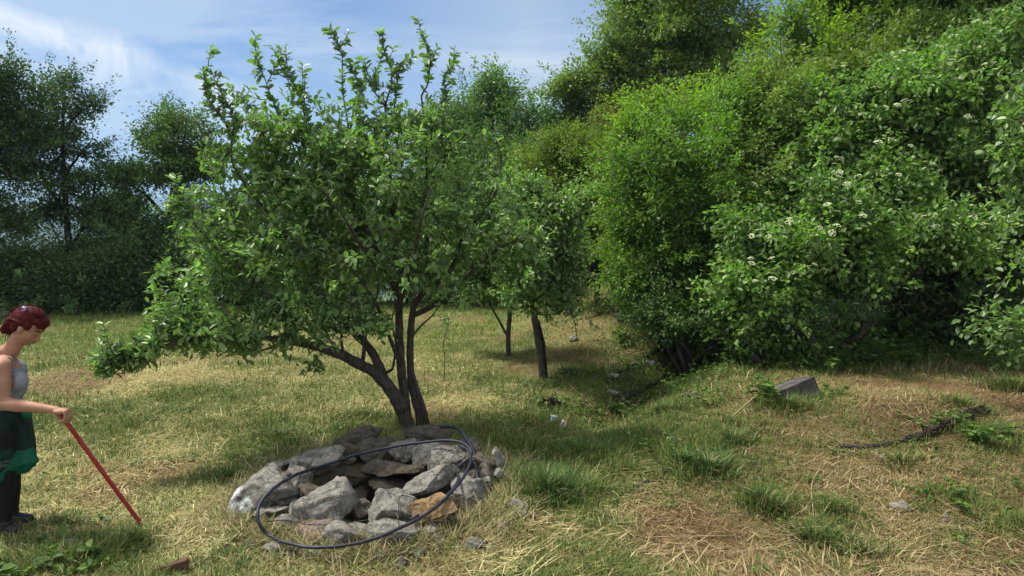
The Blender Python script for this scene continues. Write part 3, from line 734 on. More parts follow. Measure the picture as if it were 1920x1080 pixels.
# ------------------------------------------------------------------ smaller orchard trees
def small_plum(u, v, limbs, blobs, label, seed, nt, per=40):
    b = G(u, v); Y = b[1]
    lim = [([P(a, c, Y + d) for a, c, d in pts], r0, r1) for pts, r0, r1 in limbs(u, v)]
    bl = [pb(a, c, e, f, Y + dy, ry) for a, c, e, f, dy, ry in blobs]
    return fol('plum_tree', label, 'tree', b, lim, bl, nt, per, .10, .065, M['plum2'], M['bark2'], seed, six=True, step=.2, shell=.6, rmin=.004, up=.2, rv=.6, shoots=.25, slen=.42), b
(_, B2) = small_plum(1018, 708, lambda u, v: [
    ([(1018, 716, 0), (1012, 660, 0), (1004, 610, 0), (1000, 570, 0), (998, 540, 0)], .050, .036),
    ([(1000, 570, 0), (975, 520, .1), (930, 480, .1), (900, 440, .1)], .026, .008),
    ([(998, 540, 0), (1005, 480, -.1), (1012, 420, -.1), (1010, 370, -.1)], .026, .008),
    ([(1000, 570, 0), (1030, 520, -.1), (1055, 470, -.2), (1060, 420, -.2)], .022, .007),
    ([(1000, 570, 0), (990, 510, .5), (960, 440, .6), (950, 380, .6)], .022, .007),
    ([(1000, 590, 0), (1030, 590, -.1), (1060, 580, -.1)], .012, .005)],
    [(1000, 450, 85, 75, 0, .9), (940, 430, 70, 65, .2, .7), (1040, 400, 50, 60, -.1, .6), (1000, 540, 80, 35, 0, .6), (1060, 480, 30, 40, 0, .4), (1050, 560, 35, 22, 0, .3), (960, 370, 70, 40, .3, .6)],
    'small plum tree on a slim double trunk beside the ditch, larger of the two behind', 31, 420, 48)
(_, B3) = small_plum(954, 668, lambda u, v: [
    ([(954, 674, 0), (953, 640, 0), (955, 600, 0), (957, 560, 0), (955, 520, 0)], .045, .03),
    ([(953, 632, 0), (935, 600, 0), (918, 570, 0), (905, 545, 0)], .022, .010),
    ([(955, 520, 0), (930, 480, 0), (900, 450, 0)], .02, .008), ([(955, 520, 0), (975, 470, 0), (980, 430, 0)], .02, .008)],
    [(910, 500, 75, 40, .2, .6), (870, 480, 60, 40, .3, .6), (960, 470, 70, 50, .2, .7), (900, 540, 40, 22, 0, .4), (958, 608, 20, 14, 0, .2), (860, 520, 50, 26, .4, .4)],
    'thin leaning plum tree with a low forked trunk, farthest of the orchard trees', 33, 260, 40)
# double stake at the second tree
a = B2 + np.array([.06, .03, 0]); v, f = tubes([np.array([a - [0, 0, .1], a + [-.05, 0, .5], P(1008, 600, B2[1] + .05)])], [.024] * 1, 8, 2, .15)
tag(add('wooden_stake', np_mesh('wooden_stake', v, f, M['barkd'], None, True), origin=a), 'short dark stake tied upright to the slim double trunked plum', 'stake')
# whip of a sapling in the open field
b = G(832, 716)
fol('sapling', 'single thin leafy whip standing alone in the open field', 'sapling', b,
    [([b, P(834, 680, b[1]), P(832, 640, b[1]), P(842, 605, b[1] - .05), P(835, 585, b[1])], .006, .003)],
    [pb(835, 600, 14, 16, b[1], .1), pb(822, 590, 16, 8, b[1], .1)], 7, 7, .04, .045, M['plum2'], M['bark2'], 8, six=True, step=.1, rmin=0)

# ------------------------------------------------------------------ left: trees and bushes at the field edge
def tree_px(name, label, u, v, Y, limbs, blobs, n_t, per, spread, size, mat, bark, seed, group='trees along the far edge of the field', **kw):
    p = P(u, v, Y); b = gp(p[0], Y)
    lim = [([b - [0, 0, .2]] + [P(a, c, Y + d) for a, c, d in pts], r0, r1) if k == 0 else ([P(a, c, Y + d) for a, c, d in pts], r0, r1) for k, (pts, r0, r1) in enumerate(limbs)]
    bl = [pb(*t) for t in [(a, c, e, f, Y + dy, ry) for a, c, e, f, dy, ry in blobs]]
    return fol(name, label, 'tree', b, lim, bl, n_t, per, spread, size, mat, bark, seed, group, **kw)
tree_px('tall_tree', 'tall airy dark tree with a bare forked trunk left of the bent trunked tree', 138, 585, 19.0,
    [([(138, 560, 0), (130, 470, 0), (125, 400, 0), (120, 330, 0), (118, 250, 0), (120, 180, 0)], .12, .03),
     ([(130, 470, 0), (155, 425, .2), (175, 370, .3), (180, 300, .3)], .05, .015), ([(125, 400, 0), (90, 350, -.3), (60, 290, -.5), (40, 230, -.5)], .06, .015),
     ([(118, 250, 0), (150, 210, .2), (190, 190, .2)], .04, .01), ([(120, 330, 0), (150, 290, -.4), (175, 260, -.6)], .04, .01), ([(130, 480, 0), (105, 440, .6), (80, 380, 1.0)], .04, .01)],
    [(118, 190, 62, 32, 0, 1.0), (178, 192, 34, 14, 0, .5), (80, 250, 70, 36, 0, 1.2), (150, 275, 45, 26, 0, 1.0), (60, 320, 60, 34, 0, 1.2), (145, 345, 50, 24, 0, 1.0), (30, 240, 50, 40, 0, 1.0), (180, 330, 22, 16, 0, .5), (122, 145, 24, 12, 0, .4), (105, 395, 30, 14, 0, .6), (165, 410, 30, 24, .3, .7), (40, 415, 50, 26, .5, .8)],
    270, 110, .22, .088, M['dark'], M['barkd'], 41, flat=.5, step=.5, rmin=.008)
tree_px('tall_tree', 'dark tree cut by the left edge of the picture, its top above the others', -20, 590, 17.5,
    [([(-18, 480, 0), (-22, 350, 0), (-25, 200, 0), (-20, 110, 0)], .16, .03), ([(-22, 350, 0), (20, 280, 0), (35, 200, 0)], .05, .01), ([(-22, 300, 0), (-80, 240, 0), (-120, 200, 0)], .05, .01)],
    [(-30, 180, 60, 65, 0, 1.2), (-60, 310, 90, 80, 0, 1.4), (5, 135, 24, 24, 0, .5), (-30, 390, 60, 44, 0, 1.2)], 220, 120, .24, .088, M['dark'], M['barkd'], 42, flat=.5, step=.5, rmin=.008)
tree_px('tall_tree', 'dark tree with a bent black trunk and spreading flat crown behind the plum branches', 325, 590, 19.5,
    [([(323, 540, 0), (322, 480, 0), (318, 420, 0), (322, 370, 0), (328, 320, 0), (322, 260, 0), (318, 220, 0)], .13, .03),
     ([(318, 420, 0), (280, 372, 0), (245, 345, 0), (215, 320, 0)], .06, .012), ([(322, 370, 0), (360, 320, .3), (385, 270, .3), (395, 240, .3)], .06, .012),
     ([(328, 320, 0), (290, 280, -.5), (265, 250, -.5)], .04, .01), ([(328, 320, 0), (345, 260, -.5), (350, 220, -.5)], .04, .01)],
    [(315, 228, 48, 20, 0, .9), (378, 232, 26, 20, 0, .6), (330, 275, 75, 22, 0, 1.1), (235, 325, 40, 22, 0, .7), (300, 325, 70, 20, 0, 1.0), (375, 310, 45, 36, 0, .8), (268, 252, 26, 12, 0, .5)],
    220, 110, .20, .088, M['dark2'], M['barkd'], 43, flat=.45, step=.5, rmin=.008)
def bush(name, label, u, Y, blobs, n_t, per, spread, size, mat, seed, group=None, bark='barkd', ntop=4, **kw):
    rng = np.random.default_rng(seed); p = P(u, 560, Y); b = gp(p[0], Y)
    bl = [pb(a, c, e, f, Y + dy, ry) for a, c, e, f, dy, ry in blobs]
    tops = [bl[rng.integers(len(bl))][0] + rng.normal(0, .15, 3) for _ in range(ntop)]
    return fol(name, label, kw.pop('cat', 'shrub'), b, stem(b, tops, kw.pop('r', .05), .012, .15, rng), bl, n_t, per, spread, size, mat, M[bark], seed, group, **kw)
LB = 'bushes closing the far left edge of the field'
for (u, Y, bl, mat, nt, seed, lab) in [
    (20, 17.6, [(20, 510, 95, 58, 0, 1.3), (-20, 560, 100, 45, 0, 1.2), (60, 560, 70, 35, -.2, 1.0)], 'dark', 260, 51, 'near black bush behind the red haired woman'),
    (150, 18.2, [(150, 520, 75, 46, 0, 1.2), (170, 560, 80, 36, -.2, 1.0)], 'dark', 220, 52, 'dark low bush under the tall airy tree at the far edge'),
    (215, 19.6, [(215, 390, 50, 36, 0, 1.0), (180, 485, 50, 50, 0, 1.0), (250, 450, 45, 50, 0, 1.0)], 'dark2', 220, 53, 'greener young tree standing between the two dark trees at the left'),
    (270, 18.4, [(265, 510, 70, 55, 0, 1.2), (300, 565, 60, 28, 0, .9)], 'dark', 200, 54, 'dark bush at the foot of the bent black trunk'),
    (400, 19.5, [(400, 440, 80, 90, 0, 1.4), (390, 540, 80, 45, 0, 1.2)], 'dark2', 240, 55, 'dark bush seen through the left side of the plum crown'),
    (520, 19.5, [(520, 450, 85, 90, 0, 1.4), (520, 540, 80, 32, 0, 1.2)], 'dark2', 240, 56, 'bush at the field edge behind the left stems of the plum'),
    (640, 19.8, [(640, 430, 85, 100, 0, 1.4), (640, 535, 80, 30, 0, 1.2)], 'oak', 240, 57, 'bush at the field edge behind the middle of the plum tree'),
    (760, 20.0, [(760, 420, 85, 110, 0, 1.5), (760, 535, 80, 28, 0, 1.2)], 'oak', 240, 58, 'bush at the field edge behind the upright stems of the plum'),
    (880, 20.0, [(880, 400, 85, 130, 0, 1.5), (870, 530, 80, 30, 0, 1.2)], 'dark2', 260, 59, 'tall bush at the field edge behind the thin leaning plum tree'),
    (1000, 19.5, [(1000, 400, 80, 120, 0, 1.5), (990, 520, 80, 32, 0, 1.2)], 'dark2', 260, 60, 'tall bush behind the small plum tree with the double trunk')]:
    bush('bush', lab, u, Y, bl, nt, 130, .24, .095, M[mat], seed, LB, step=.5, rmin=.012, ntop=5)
# lighter dead looking bush at the left edge behind the woman's head
bush('dry_bush', 'small pale grey bush at the left edge behind the woman\'s hair', 0, 15.5, [(-2, 598, 20, 24, 0, .3), (-30, 605, 20, 20, 0, .3)], 40, 40, .09, .06, M['grey'], 61, step=.2)

# trees rising behind the orchard in the middle
tree_px('background_tree', 'small round topped tree standing up against the sky between the plum and the oak', 925, 500, 26,
    [([(925, 400, 0), (925, 300, 0), (922, 220, 0), (928, 160, 0)], .12, .03), ([(925, 260, 0), (900, 200, 0), (890, 180, 0)], .04, .01), ([(924, 250, 0), (950, 200, 0), (962, 180, 0)], .04, .01)],
    [(925, 165, 30, 26, 0, .8), (955, 185, 22, 16, 0, .6), (898, 185, 20, 16, 0, .6), (925, 215, 50, 30, 0, 1.0), (928, 145, 16, 12, 0, .4)], 120, 60, .22, .13, M['plum2'], M['bark2'], 71, 'trees behind the orchard', step=.5, rmin=.01)
for (u, Y, bl, mat, nt, seed, lab) in [
    (870, 25, [(870, 240, 55, 48, 0, 1.6), (850, 330, 70, 80, 0, 1.8), (880, 430, 80, 60, 0, 1.5)], 'dark2', 300, 72, 'mid green tree just right of the plum crown, behind the orchard'),
    (1000, 25, [(995, 245, 60, 42, 0, 1.6), (960, 300, 60, 60, 0, 1.6), (1010, 350, 70, 80, 0, 1.5)], 'dark2', 320, 73, 'dark rounded tree left of the dry brown bush'),
    (1085, 24, [(1080, 225, 45, 32, 0, 1.4), (1130, 235, 60, 45, 0, 1.5), (1090, 300, 70, 60, 0, 1.4)], 'dark2', 300, 74, 'dark tree under the left end of the oak crown')]:
    bush('background_tree', lab, u, Y, bl, nt, 120, .28, .11, M[mat], seed, 'trees behind the orchard', step=.6, rmin=.015, ntop=5, cat='tree', r=.12)
bush('dry_bush', 'brown half dead bush top showing under the oak crown', 1140, 21, [(1138, 225, 24, 20, 0, .5), (1165, 235, 14, 16, 0, .4)], 60, 50, .12, .07, M['dry'], 75, step=.4, rmin=.01)
tree_px('oak_tree', 'big oak with a spreading crown rising above the bushes on the slope', 1230, 420, 23,
    [([(1230, 350, 0), (1225, 250, 0), (1235, 150, 0), (1250, 50, 0), (1260, -60, 0)], .28, .08),
     ([(1225, 250, 0), (1170, 190, 0), (1110, 170, 0), (1050, 165, 0)], .12, .02), ([(1235, 170, 0), (1190, 110, -.5), (1150, 80, -.6)], .10, .02),
     ([(1240, 130, 0), (1310, 80, .4), (1370, 50, .6)], .12, .02), ([(1228, 220, 0), (1320, 170, -1), (1390, 150, -1.2)], .12, .02), ([(1250, 50, 0), (1200, -10, 0), (1180, -60, 0)], .08, .02),
     ([(1250, 50, 0), (1330, -20, 0), (1380, -80, 0)], .08, .02), ([(1230, 250, 0), (1260, 190, -2), (1280, 130, -2.4)], .1, .02)],
    [(1250, 60, 110, 95, 0, 2.4), (1150, 115, 60, 50, 0, 1.6), (1085, 165, 58, 28, 0, 1.0), (1040, 168, 30, 14, 0, .6), (1340, 80, 80, 80, 0, 2.0), (1290, 180, 120, 60, -.5, 1.8), (1190, 190, 70, 40, -.3, 1.4),
     (1390, 170, 60, 60, -.5, 1.5), (1270, -60, 140, 60, 0, 2.2), (1140, 40, 38, 26, 0, .9), (1180, 0, 40, 30, 0, 1.0), (1400, 60, 40, 40, 0, 1.0), (1375, -10, 60, 36, 0, 1.2)],
    900, 130, .26, .115, M['oak'], M['bark'], 76, None, flat=.6, step=.6, rmin=.012)

# ------------------------------------------------------------------ right: the thicket on the bank
pY = 14.6
tree_px('shrub_tree', 'yellowish green small tree with a cluster of dark stems at the top of the bank', 1122, 545, pY,
    [([(1118, 500, 0), (1112, 440, 0), (1095, 380, 0), (1080, 310, 0)], .07, .015), ([(1122, 540, .1), (1130, 480, .1), (1128, 400, .1), (1130, 310, .1)], .06, .015),
     ([(1120, 540, -.1), (1104, 490, -.1), (1070, 430, -.1), (1040, 370, -.1)], .05, .012), ([(1124, 540, .1), (1140, 480, 0), (1150, 420, 0)], .045, .012), ([(1118, 540, .2), (1120, 450, .3), (1160, 350, .4)], .045, .012)],
    [(1060, 300, 80, 55, 0, 1.0), (1120, 300, 60, 75, 0, 1.0), (1020, 330, 55, 60, 0, .8), (1080, 380, 80, 60, 0, 1.0), (1150, 270, 35, 50, 0, .7), (1110, 440, 60, 40, 0, .7), (1040, 260, 36, 22, 0, .5)],
    620, 85, .13, .055, M['olive'], M['barkd'], 81, None, step=.3, rmin=.006)
TG = 'shrubs of the thicket on the right bank'
def mass(name, label, u, Y, blobs, nt, per, spread, size, mat, seed, cat='shrub', group=TG, bark='bark', ntop=6, **kw):
    kw.setdefault('rough', 1.05); kw.setdefault('gap', .50); kw.setdefault('shoots', .2); kw.setdefault('slen', spread * 5)
    return bush(name, label, u, Y, blobs, nt, per, spread, size, M[mat], seed, group, bark, ntop, cat=cat, **kw)
mass('bright_shrub', 'tall vivid light green shrub at the left end of the thicket', 1260, 11.4,
     [(1250, 290, 80, 60, 0, .9), (1290, 220, 30, 36, 0, .5), (1200, 330, 50, 60, 0, .6), (1180, 420, 40, 60, 0, .5), (1260, 400, 100, 90, 0, 1.0), (1170, 500, 32, 55, 0, .4), (1230, 520, 80, 70, 0, .8), (1340, 330, 70, 90, 0, .9),
      (1350, 230, 45, 50, .2, .6), (1400, 260, 50, 70, .2, .7), (1380, 180, 24, 26, .2, .4), (1320, 460, 80, 80, -.2, .8), (1220, 235, 16, 24, 0, .3), (1420, 380, 60, 60, .1, .7), (1440, 300, 60, 50, .3, .7), (1390, 420, 60, 80, -.7, .6), (1375, 520, 50, 50, -.8, .5), (1350, 600, 40, 34, -.7, .4)], 1300, 85, .125, .065, 'bright', 82, step=.25, shell=.42, rmin=.006, six=False, shoots=.22, slen=.62)
mass('bright_shrub', 'light green tree reaching up to the gap of sky right of the oak', 1480, 14.5,
     [(1480, 150, 70, 60, 0, 1.2), (1440, 240, 70, 60, 0, 1.0), (1560, 90, 80, 60, 0, 1.2), (1500, 300, 100, 80, 0, 1.2), (1560, 200, 80, 60, 0, 1.2), (1470, 60, 30, 36, 0, .6), (1430, 350, 80, 60, 0, 1)], 640, 90, .2, .09, 'ash', 83, cat='tree', step=.35, rmin=.01, r=.1)
mass('low_shrub', 'tangled dark leaved shrub low at the ditch, under the vivid green shrub', 1300, 10.7,
     [(1270, 590, 80, 45, 0, .7), (1340, 600, 80, 50, 0, .7), (1220, 580, 40, 35, 0, .4), (1390, 560, 60, 60, 0, .6)], 420, 55, .11, .06, 'dark2', 84, step=.2, rmin=.004)
mass('mixed_shrub', 'olive tinged shrub knitted in between the vivid green shrub and the flowering shrub', 1420, 10.9,
     [(1420, 330, 60, 90, 0, .7), (1450, 200, 60, 70, .6, .8), (1500, 350, 70, 60, 0, .7), (1400, 480, 50, 60, -.3, .5), (1360, 540, 50, 50, -.3, .5)], 420, 75, .12, .07, 'oak', 801, step=.25, rmin=.006, shoots=.2)
mass('mixed_shrub', 'dull green shrub filling the dip between the yellowish small tree and the vivid green shrub', 1165, 13.0,
     [(1165, 330, 40, 60, 0, .7), (1160, 430, 30, 60, 0, .6), (1190, 240, 50, 40, 0, .8), (1250, 210, 60, 40, .3, .9), (1330, 200, 60, 50, .3, .9)], 380, 75, .13, .075, 'ash', 802, step=.3, rmin=.008, shoots=.25)
mass('mixed_shrub', 'dense shrub behind the upper flowering shrub, under the light yellow green tree', 1620, 12.6,
     [(1560, 180, 80, 60, 0, .9), (1660, 120, 90, 50, 0, .9), (1780, 60, 90, 50, 0, .9), (1530, 260, 60, 60, 0, .8), (1880, 30, 70, 60, 0, .8)], 480, 75, .15, .085, 'oak', 803, step=.3, rmin=.008, shoots=.2)
def flowers(root, T, n, seed, lim, r=.046):
    """flat white flower heads on the outer, camera-side and upper twigs: each one a part"""
    rng = np.random.default_rng(seed)
    if not FH:
        for k in range(3):
            V, q = [], []; rg = np.random.default_rng(k)
            m = 46; a = rg.random(m) * 6.283; rr = np.sqrt(rg.random(m)); c = np.stack([rr * np.cos(a), rr * np.sin(a) * .9, .34 * (1 - rr ** 2) + .05 * rg.random(m)], -1)
            for i_ in range(m):
                s = .13 + .06 * rg.random(); th = rg.random() * 3; e1 = np.array([math.cos(th), math.sin(th), rg.normal() * .3]) * s; e2 = np.array([-math.sin(th), math.cos(th), rg.normal() * .3]) * s
                b_ = len(V); V += [c[i_] - e1 + [0, 0, -.03], c[i_] - e2, c[i_] + e1 + [0, 0, -.03], c[i_] + e2]; q.append([b_, b_ + 1, b_ + 2, b_ + 3])
            FH.append((np.array(V) * r, np.array(q)))
    kx = np.floor(T[:, 0] / .085).astype(int) * 1000 + np.floor(T[:, 2] / .085).astype(int); o = []
    for key in np.unique(kx):
        w = np.where(kx == key)[0]; o.append(w[np.argmin(T[w, 1])])
    o = np.array(o); rng.shuffle(o); o = o[:n]
    stuffV, stuffF, n0 = [], [], 0; mes = [np_mesh('flower_head', V, [q], M['flower'], None) for V, q in FH]
    for k, i_ in enumerate(o):
        p = T[i_] + np.array([-.02, -.36, .20]) + rng.normal(0, .08, 3); s = .5 + .8 * rng.random(); R = Matrix.Translation(Vector(p)) @ (Matrix.Rotation(rng.normal() * .35 + .25, 4, 'X') @ Matrix.Rotation(rng.normal() * .35, 4, 'Y') @ Matrix.Rotation(rng.random() * 6, 4, 'Z')) @ Matrix.Scale(s, 4)
        if k < 100:
            ob = bpy.data.objects.new('flower_head', mes[k % 3]); link(ob, root); ob.matrix_local = parent_inv(root) @ R
        else:
            V, q = FH[k % 3]; A = np.array(R); stuffV.append(V @ A[:3, :3].T + A[:3, 3]); stuffF.append(q + n0); n0 += len(V)
    if stuffV:
        ob = add('flower_heads', np_mesh('flower_heads', np.vstack(stuffV), [np.vstack(stuffF)], M['flower']), root); ob['kind'] = 'stuff'
FH = []
M['flower'] = plain('cream_flowers', (.62, .68, .42), .8, .1, .08, 60, trans=.25)
r_, T_ = mass('flowering_shrub', 'broad flowering shrub with flat white flower heads reaching down to the grass', 1560, 9.7,
     [(1480, 460, 90, 70, 0, .8), (1600, 420, 110, 60, 0, .8), (1420, 540, 80, 60, 0, .6), (1700, 430, 80, 50, -.1, .7), (1500, 560, 80, 50, -.1, .6), (1580, 500, 70, 60, 0, .8), (1790, 450, 50, 20, -.2, .4), (1620, 480, 70, 34, 0, .6), (1840, 480, 14, 8, -.2, .25),
      (1450, 620, 60, 40, 0, .5), (1560, 640, 60, 36, .1, .5), (1540, 380, 80, 50, .2, .7), (1640, 350, 90, 36, .3, .6), (1400, 450, 50, 50, .1, .5)], 1000, 52, .13, .082, 'dog', 85, step=.25, shell=.3, rmin=.005, six=True, droop=.35, shoots=.22, slen=.5)
flowers(r_, T_, 240, 1, None)
r_, T_ = mass('flowering_shrub', 'higher flowering shrub arching over the dark hollow, dotted with white flower heads', 1700, 10.8,
     [(1620, 210, 100, 50, 0, .9), (1560, 280, 60, 50, 0, .7), (1700, 170, 90, 50, 0, .9), (1800, 120, 80, 50, 0, .9), (1860, 90, 60, 40, 0, .7), (1700, 280, 110, 50, 0, .9), (1820, 220, 80, 50, 0, .8), (1660, 340, 80, 40, 0, .8), (1800, 330, 70, 40, .2, .7)],
     820, 52, .14, .085, 'dog', 86, step=.3, shell=.3, rmin=.005, six=True, droop=.35)
flowers(r_, T_, 220, 2, None)
mass('feathery_shrub', 'small pale feathery shrub with tiny leaves in front of the flowering shrub', 1545, 9.2,
     [(1540, 575, 75, 20, 0, .45), (1490, 590, 40, 16, 0, .3), (1600, 580, 40, 22, 0, .35)], 230, 60, .07, .028, 'pale', 87, step=.12, rmin=.002, droop=0, flat=.35)
mass('low_shrub', 'round leaved low shrub at the foot of the flowering shrub', 1450, 9.25,
     [(1430, 640, 40, 26, 0, .3), (1560, 660, 50, 22, 0, .3), (1500, 650, 40, 22, 0, .3), (1380, 625, 36, 28, .2, .3)], 130, 24, .09, .072, 'weed', 88, step=.12, rmin=.002, six=True)
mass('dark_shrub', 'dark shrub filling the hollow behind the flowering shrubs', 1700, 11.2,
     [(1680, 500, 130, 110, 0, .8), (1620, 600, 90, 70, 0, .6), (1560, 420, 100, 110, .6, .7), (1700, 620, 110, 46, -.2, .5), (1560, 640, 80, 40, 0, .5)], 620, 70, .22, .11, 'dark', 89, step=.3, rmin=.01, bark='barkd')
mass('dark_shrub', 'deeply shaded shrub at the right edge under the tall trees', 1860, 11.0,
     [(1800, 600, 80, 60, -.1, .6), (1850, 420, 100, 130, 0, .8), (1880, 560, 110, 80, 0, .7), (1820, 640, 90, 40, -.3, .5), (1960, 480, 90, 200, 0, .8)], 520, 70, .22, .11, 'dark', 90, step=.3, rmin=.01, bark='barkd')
mass('ash_tree', 'tall tree with light yellow green leaves filling the upper right corner', 1760, 15.5,
     [(1650, 30, 100, 60, 0, 1.6), (1780, 0, 120, 70, 0, 1.8), (1700, 110, 120, 50, 0, 1.4), (1880, -40, 130, 90, 0, 2), (1640, -90, 180, 90, 0, 2.2), (1800, 220, 110, 80, .5, 1.4), (1650, 250, 90, 80, .8, 1.2), (1560, -10, 50, 40, 0, .9)], 800, 110, .22, .095, 'ash', 91, 'tree', step=.4, rmin=.012, bark='barkd', r=.14)
tree_px('tall_tree', 'massive dark trunked tree at the right edge, its crown above the picture', 1890, 640, 12.4,
    [([(1892, 500, 0), (1888, 350, 0), (1882, 200, 0), (1872, 60, 0), (1865, -80, 0), (1860, -250, 0)], .24, .12), ([(1882, 200, 0), (1930, 80, .4), (1980, -60, .6)], .12, .04),
     ([(1865, -80, 0), (1750, -200, -.6), (1650, -260, -1)], .08, .02), ([(1860, -250, 0), (1900, -380, 0), (1990, -460, 0)], .1, .02), ([(1865, -80, 0), (1900, -200, -1.2), (1880, -260, -2)], .08, .02)],
    [(1780, -280, 200, 110, 0, 2.2), (1950, -300, 200, 140, 0, 2.2), (2000, -80, 130, 140, 0, 2.0), (1880, -180, 170, 90, -1, 1.6), (2080, 150, 120, 160, .4, 1.4), (1940, 20, 50, 40, -.4, .6)],
    620, 95, .30, .13, M['dark2'], M['barkd'], 92, TG, step=.5, rmin=.012)
# plum tree standing just outside the right edge, branches reaching into the picture
def edge_plum():
    b = gp(5.9, 6.7); Y = b[1]; rng = np.random.default_rng(95)
    bl = [pb(1890, 600, 60, 26, 6.6, .3), pb(1930, 650, 60, 26, 6.7, .35), pb(1930, 300, 50, 60, 6.5, .3), pb(1960, 180, 60, 70, 6.6, .4), pb(1910, 400, 30, 30, 6.5, .25), pb(1990, 450, 60, 120, 6.7, .5),
          pb(1910, 220, 24, 30, 6.5, .2), pb(2040, 250, 90, 160, 6.8, .7), pb(1895, 520, 20, 30, 6.6, .15), pb(1855, 575, 26, 10, 6.55, .15)]
    lim = [([b - [0, 0, .1], b + [0, 0, .5], b + [-.05, 0, 1.1]], .08, .06), ([b + [0, 0, .6], P(1990, 640, 6.65), P(1920, 610, 6.6), P(1860, 572, 6.55)], .025, .006),
           ([b + [-.05, 0, 1.1], P(1990, 450, 6.6), P(1940, 350, 6.5), P(1905, 290, 6.5)], .03, .006), ([b + [-.05, 0, 1.1], P(2050, 350, 6.8), P(2000, 200, 6.7), P(1960, 100, 6.6)], .04, .008),
           ([b + [0, 0, .6], P(2000, 720, 6.6), P(1940, 680, 6.6)], .02, .006)]
    fol('plum_tree', 'plum branches with large fresh leaves reaching in from beyond the right edge', 'tree', b, lim, bl, 300, 26, .085, .075, M['plum2'], M['bark2'], 95, six=True, step=.15, rmin=.003, up=.1, rv=.6)
edge_plum()
# undergrowth deep in the wood: one dark mass nobody could count
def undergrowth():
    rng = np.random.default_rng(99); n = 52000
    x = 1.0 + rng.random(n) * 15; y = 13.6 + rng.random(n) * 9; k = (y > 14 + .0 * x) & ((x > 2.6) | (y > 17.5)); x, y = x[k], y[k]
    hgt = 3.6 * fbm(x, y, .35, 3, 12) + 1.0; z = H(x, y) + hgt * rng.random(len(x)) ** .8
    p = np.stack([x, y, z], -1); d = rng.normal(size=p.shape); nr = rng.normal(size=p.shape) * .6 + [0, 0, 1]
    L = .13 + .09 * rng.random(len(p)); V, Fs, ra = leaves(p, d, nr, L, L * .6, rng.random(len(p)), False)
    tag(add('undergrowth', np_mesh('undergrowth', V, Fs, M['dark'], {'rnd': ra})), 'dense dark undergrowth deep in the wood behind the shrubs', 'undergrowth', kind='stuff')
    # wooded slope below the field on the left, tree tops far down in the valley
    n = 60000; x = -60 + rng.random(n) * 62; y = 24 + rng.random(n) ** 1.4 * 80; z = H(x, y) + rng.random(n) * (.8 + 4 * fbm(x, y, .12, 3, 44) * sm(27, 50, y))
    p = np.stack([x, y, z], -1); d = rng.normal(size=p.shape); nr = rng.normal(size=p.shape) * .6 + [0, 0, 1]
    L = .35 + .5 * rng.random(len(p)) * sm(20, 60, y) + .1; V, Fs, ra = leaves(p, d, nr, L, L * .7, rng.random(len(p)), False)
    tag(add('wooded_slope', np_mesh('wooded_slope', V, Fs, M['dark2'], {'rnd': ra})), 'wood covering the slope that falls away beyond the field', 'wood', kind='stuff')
undergrowth()
# ------------------------------------------------------------------ stones
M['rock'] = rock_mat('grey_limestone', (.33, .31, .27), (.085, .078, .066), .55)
M['rockw'] = rock_mat('whitewashed_limestone', (.33, .31, .27), (.085, .078, .066), .55, paint=True)
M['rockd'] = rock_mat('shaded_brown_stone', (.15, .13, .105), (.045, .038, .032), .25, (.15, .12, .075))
M['rocky'] = rock_mat('ochre_stone', (.38, .25, .12), (.16, .11, .06), .25, (.30, .24, .17))
M['rockr'] = rock_mat('reddish_grey_stone', (.27, .24, .22), (.11, .09, .08), .3, (.40, .22, .18))
M['rockp'] = rock_mat('pale_stone', (.36, .34, .29), (.17, .16, .13), .3)
_ico = None
def ico(n):
    bm = bmesh.new(); bmesh.ops.create_icosphere(bm, subdivisions=n, radius=1)
    V = np.array([v.co[:] for v in bm.verts]); Fc = np.array([[v.index for v in f.verts] for f in bm.faces]); bm.free(); return V, Fc
ICO = {n: ico(n) for n in (3, 4, 5)}
def rock_shape(size, seed, cuts=11, sub=5, rough=.07):
    V, Fc = ICO[sub]; V = V.copy(); rng = np.random.default_rng(seed)
    nrm = unit(rng.normal(size=(cuts, 3))); off = .50 + .30 * rng.random(cuts)
    V *= 1.0 + .30 * (fbm3(V + seed, 1.3, 2, seed) - .5)[:, None]
    for n_, o in zip(nrm, off):
        d = V @ n_ - o; k = d > 0; V[k] -= np.outer(d[k] * .93, n_)
    V /= np.abs(V).max(0)
    V = V * np.array(size) * .5
    m = float(np.mean(size)); nn = unit(V)
    q = fbm3(V / m + seed * 3.1, 3.2, 4, seed) - .5
    lay = np.abs(((V[:, 2] / m * 5 + 1.3 * fbm3(V / m, 2, 2, seed)) % 1) - .5)       # bedding layers
    q2 = fbm3(V / m + seed, 11, 3, seed + 3) - .5
    V = V + nn * (m * (rough * 2 * q + .030 * (lay - .25) + rough * .9 * q2))[:, None]
    return V, Fc
def stone(u, v, w, h, Yd, th, mat, label, group='stones of the well ring', roll=0, tilt=0, yaw=0, seed=None, sub=5, name='stone', cuts=11, pos=None, rough=.07):
    """seen at (u,v) with apparent size w,h; Yd its distance; th its depth in metres"""
    seed = seed if seed is not None else int(u * 7 + v * 3)
    if pos is None:
        zi = CZ - (v - 430) / F * Yd; d = ray(u, v); Yd = (zi - CZ) / d[2] * d[1]
    s = Yd / F; c = P(u, v, Yd) if pos is None else np.asarray(pos, float)
    V, Fc = rock_shape((w * s, th, h * s) if pos is None else (w, th, h), seed, cuts, sub, rough)
    o = bpy.data.objects.new(name, np_mesh(name, V, [Fc], mat, None, True)); link(o)
    o.location = Vector(c); o.rotation_euler = (rad(tilt), rad(roll), rad(yaw))
    return tag(o, label, 'stone', group)
K = M
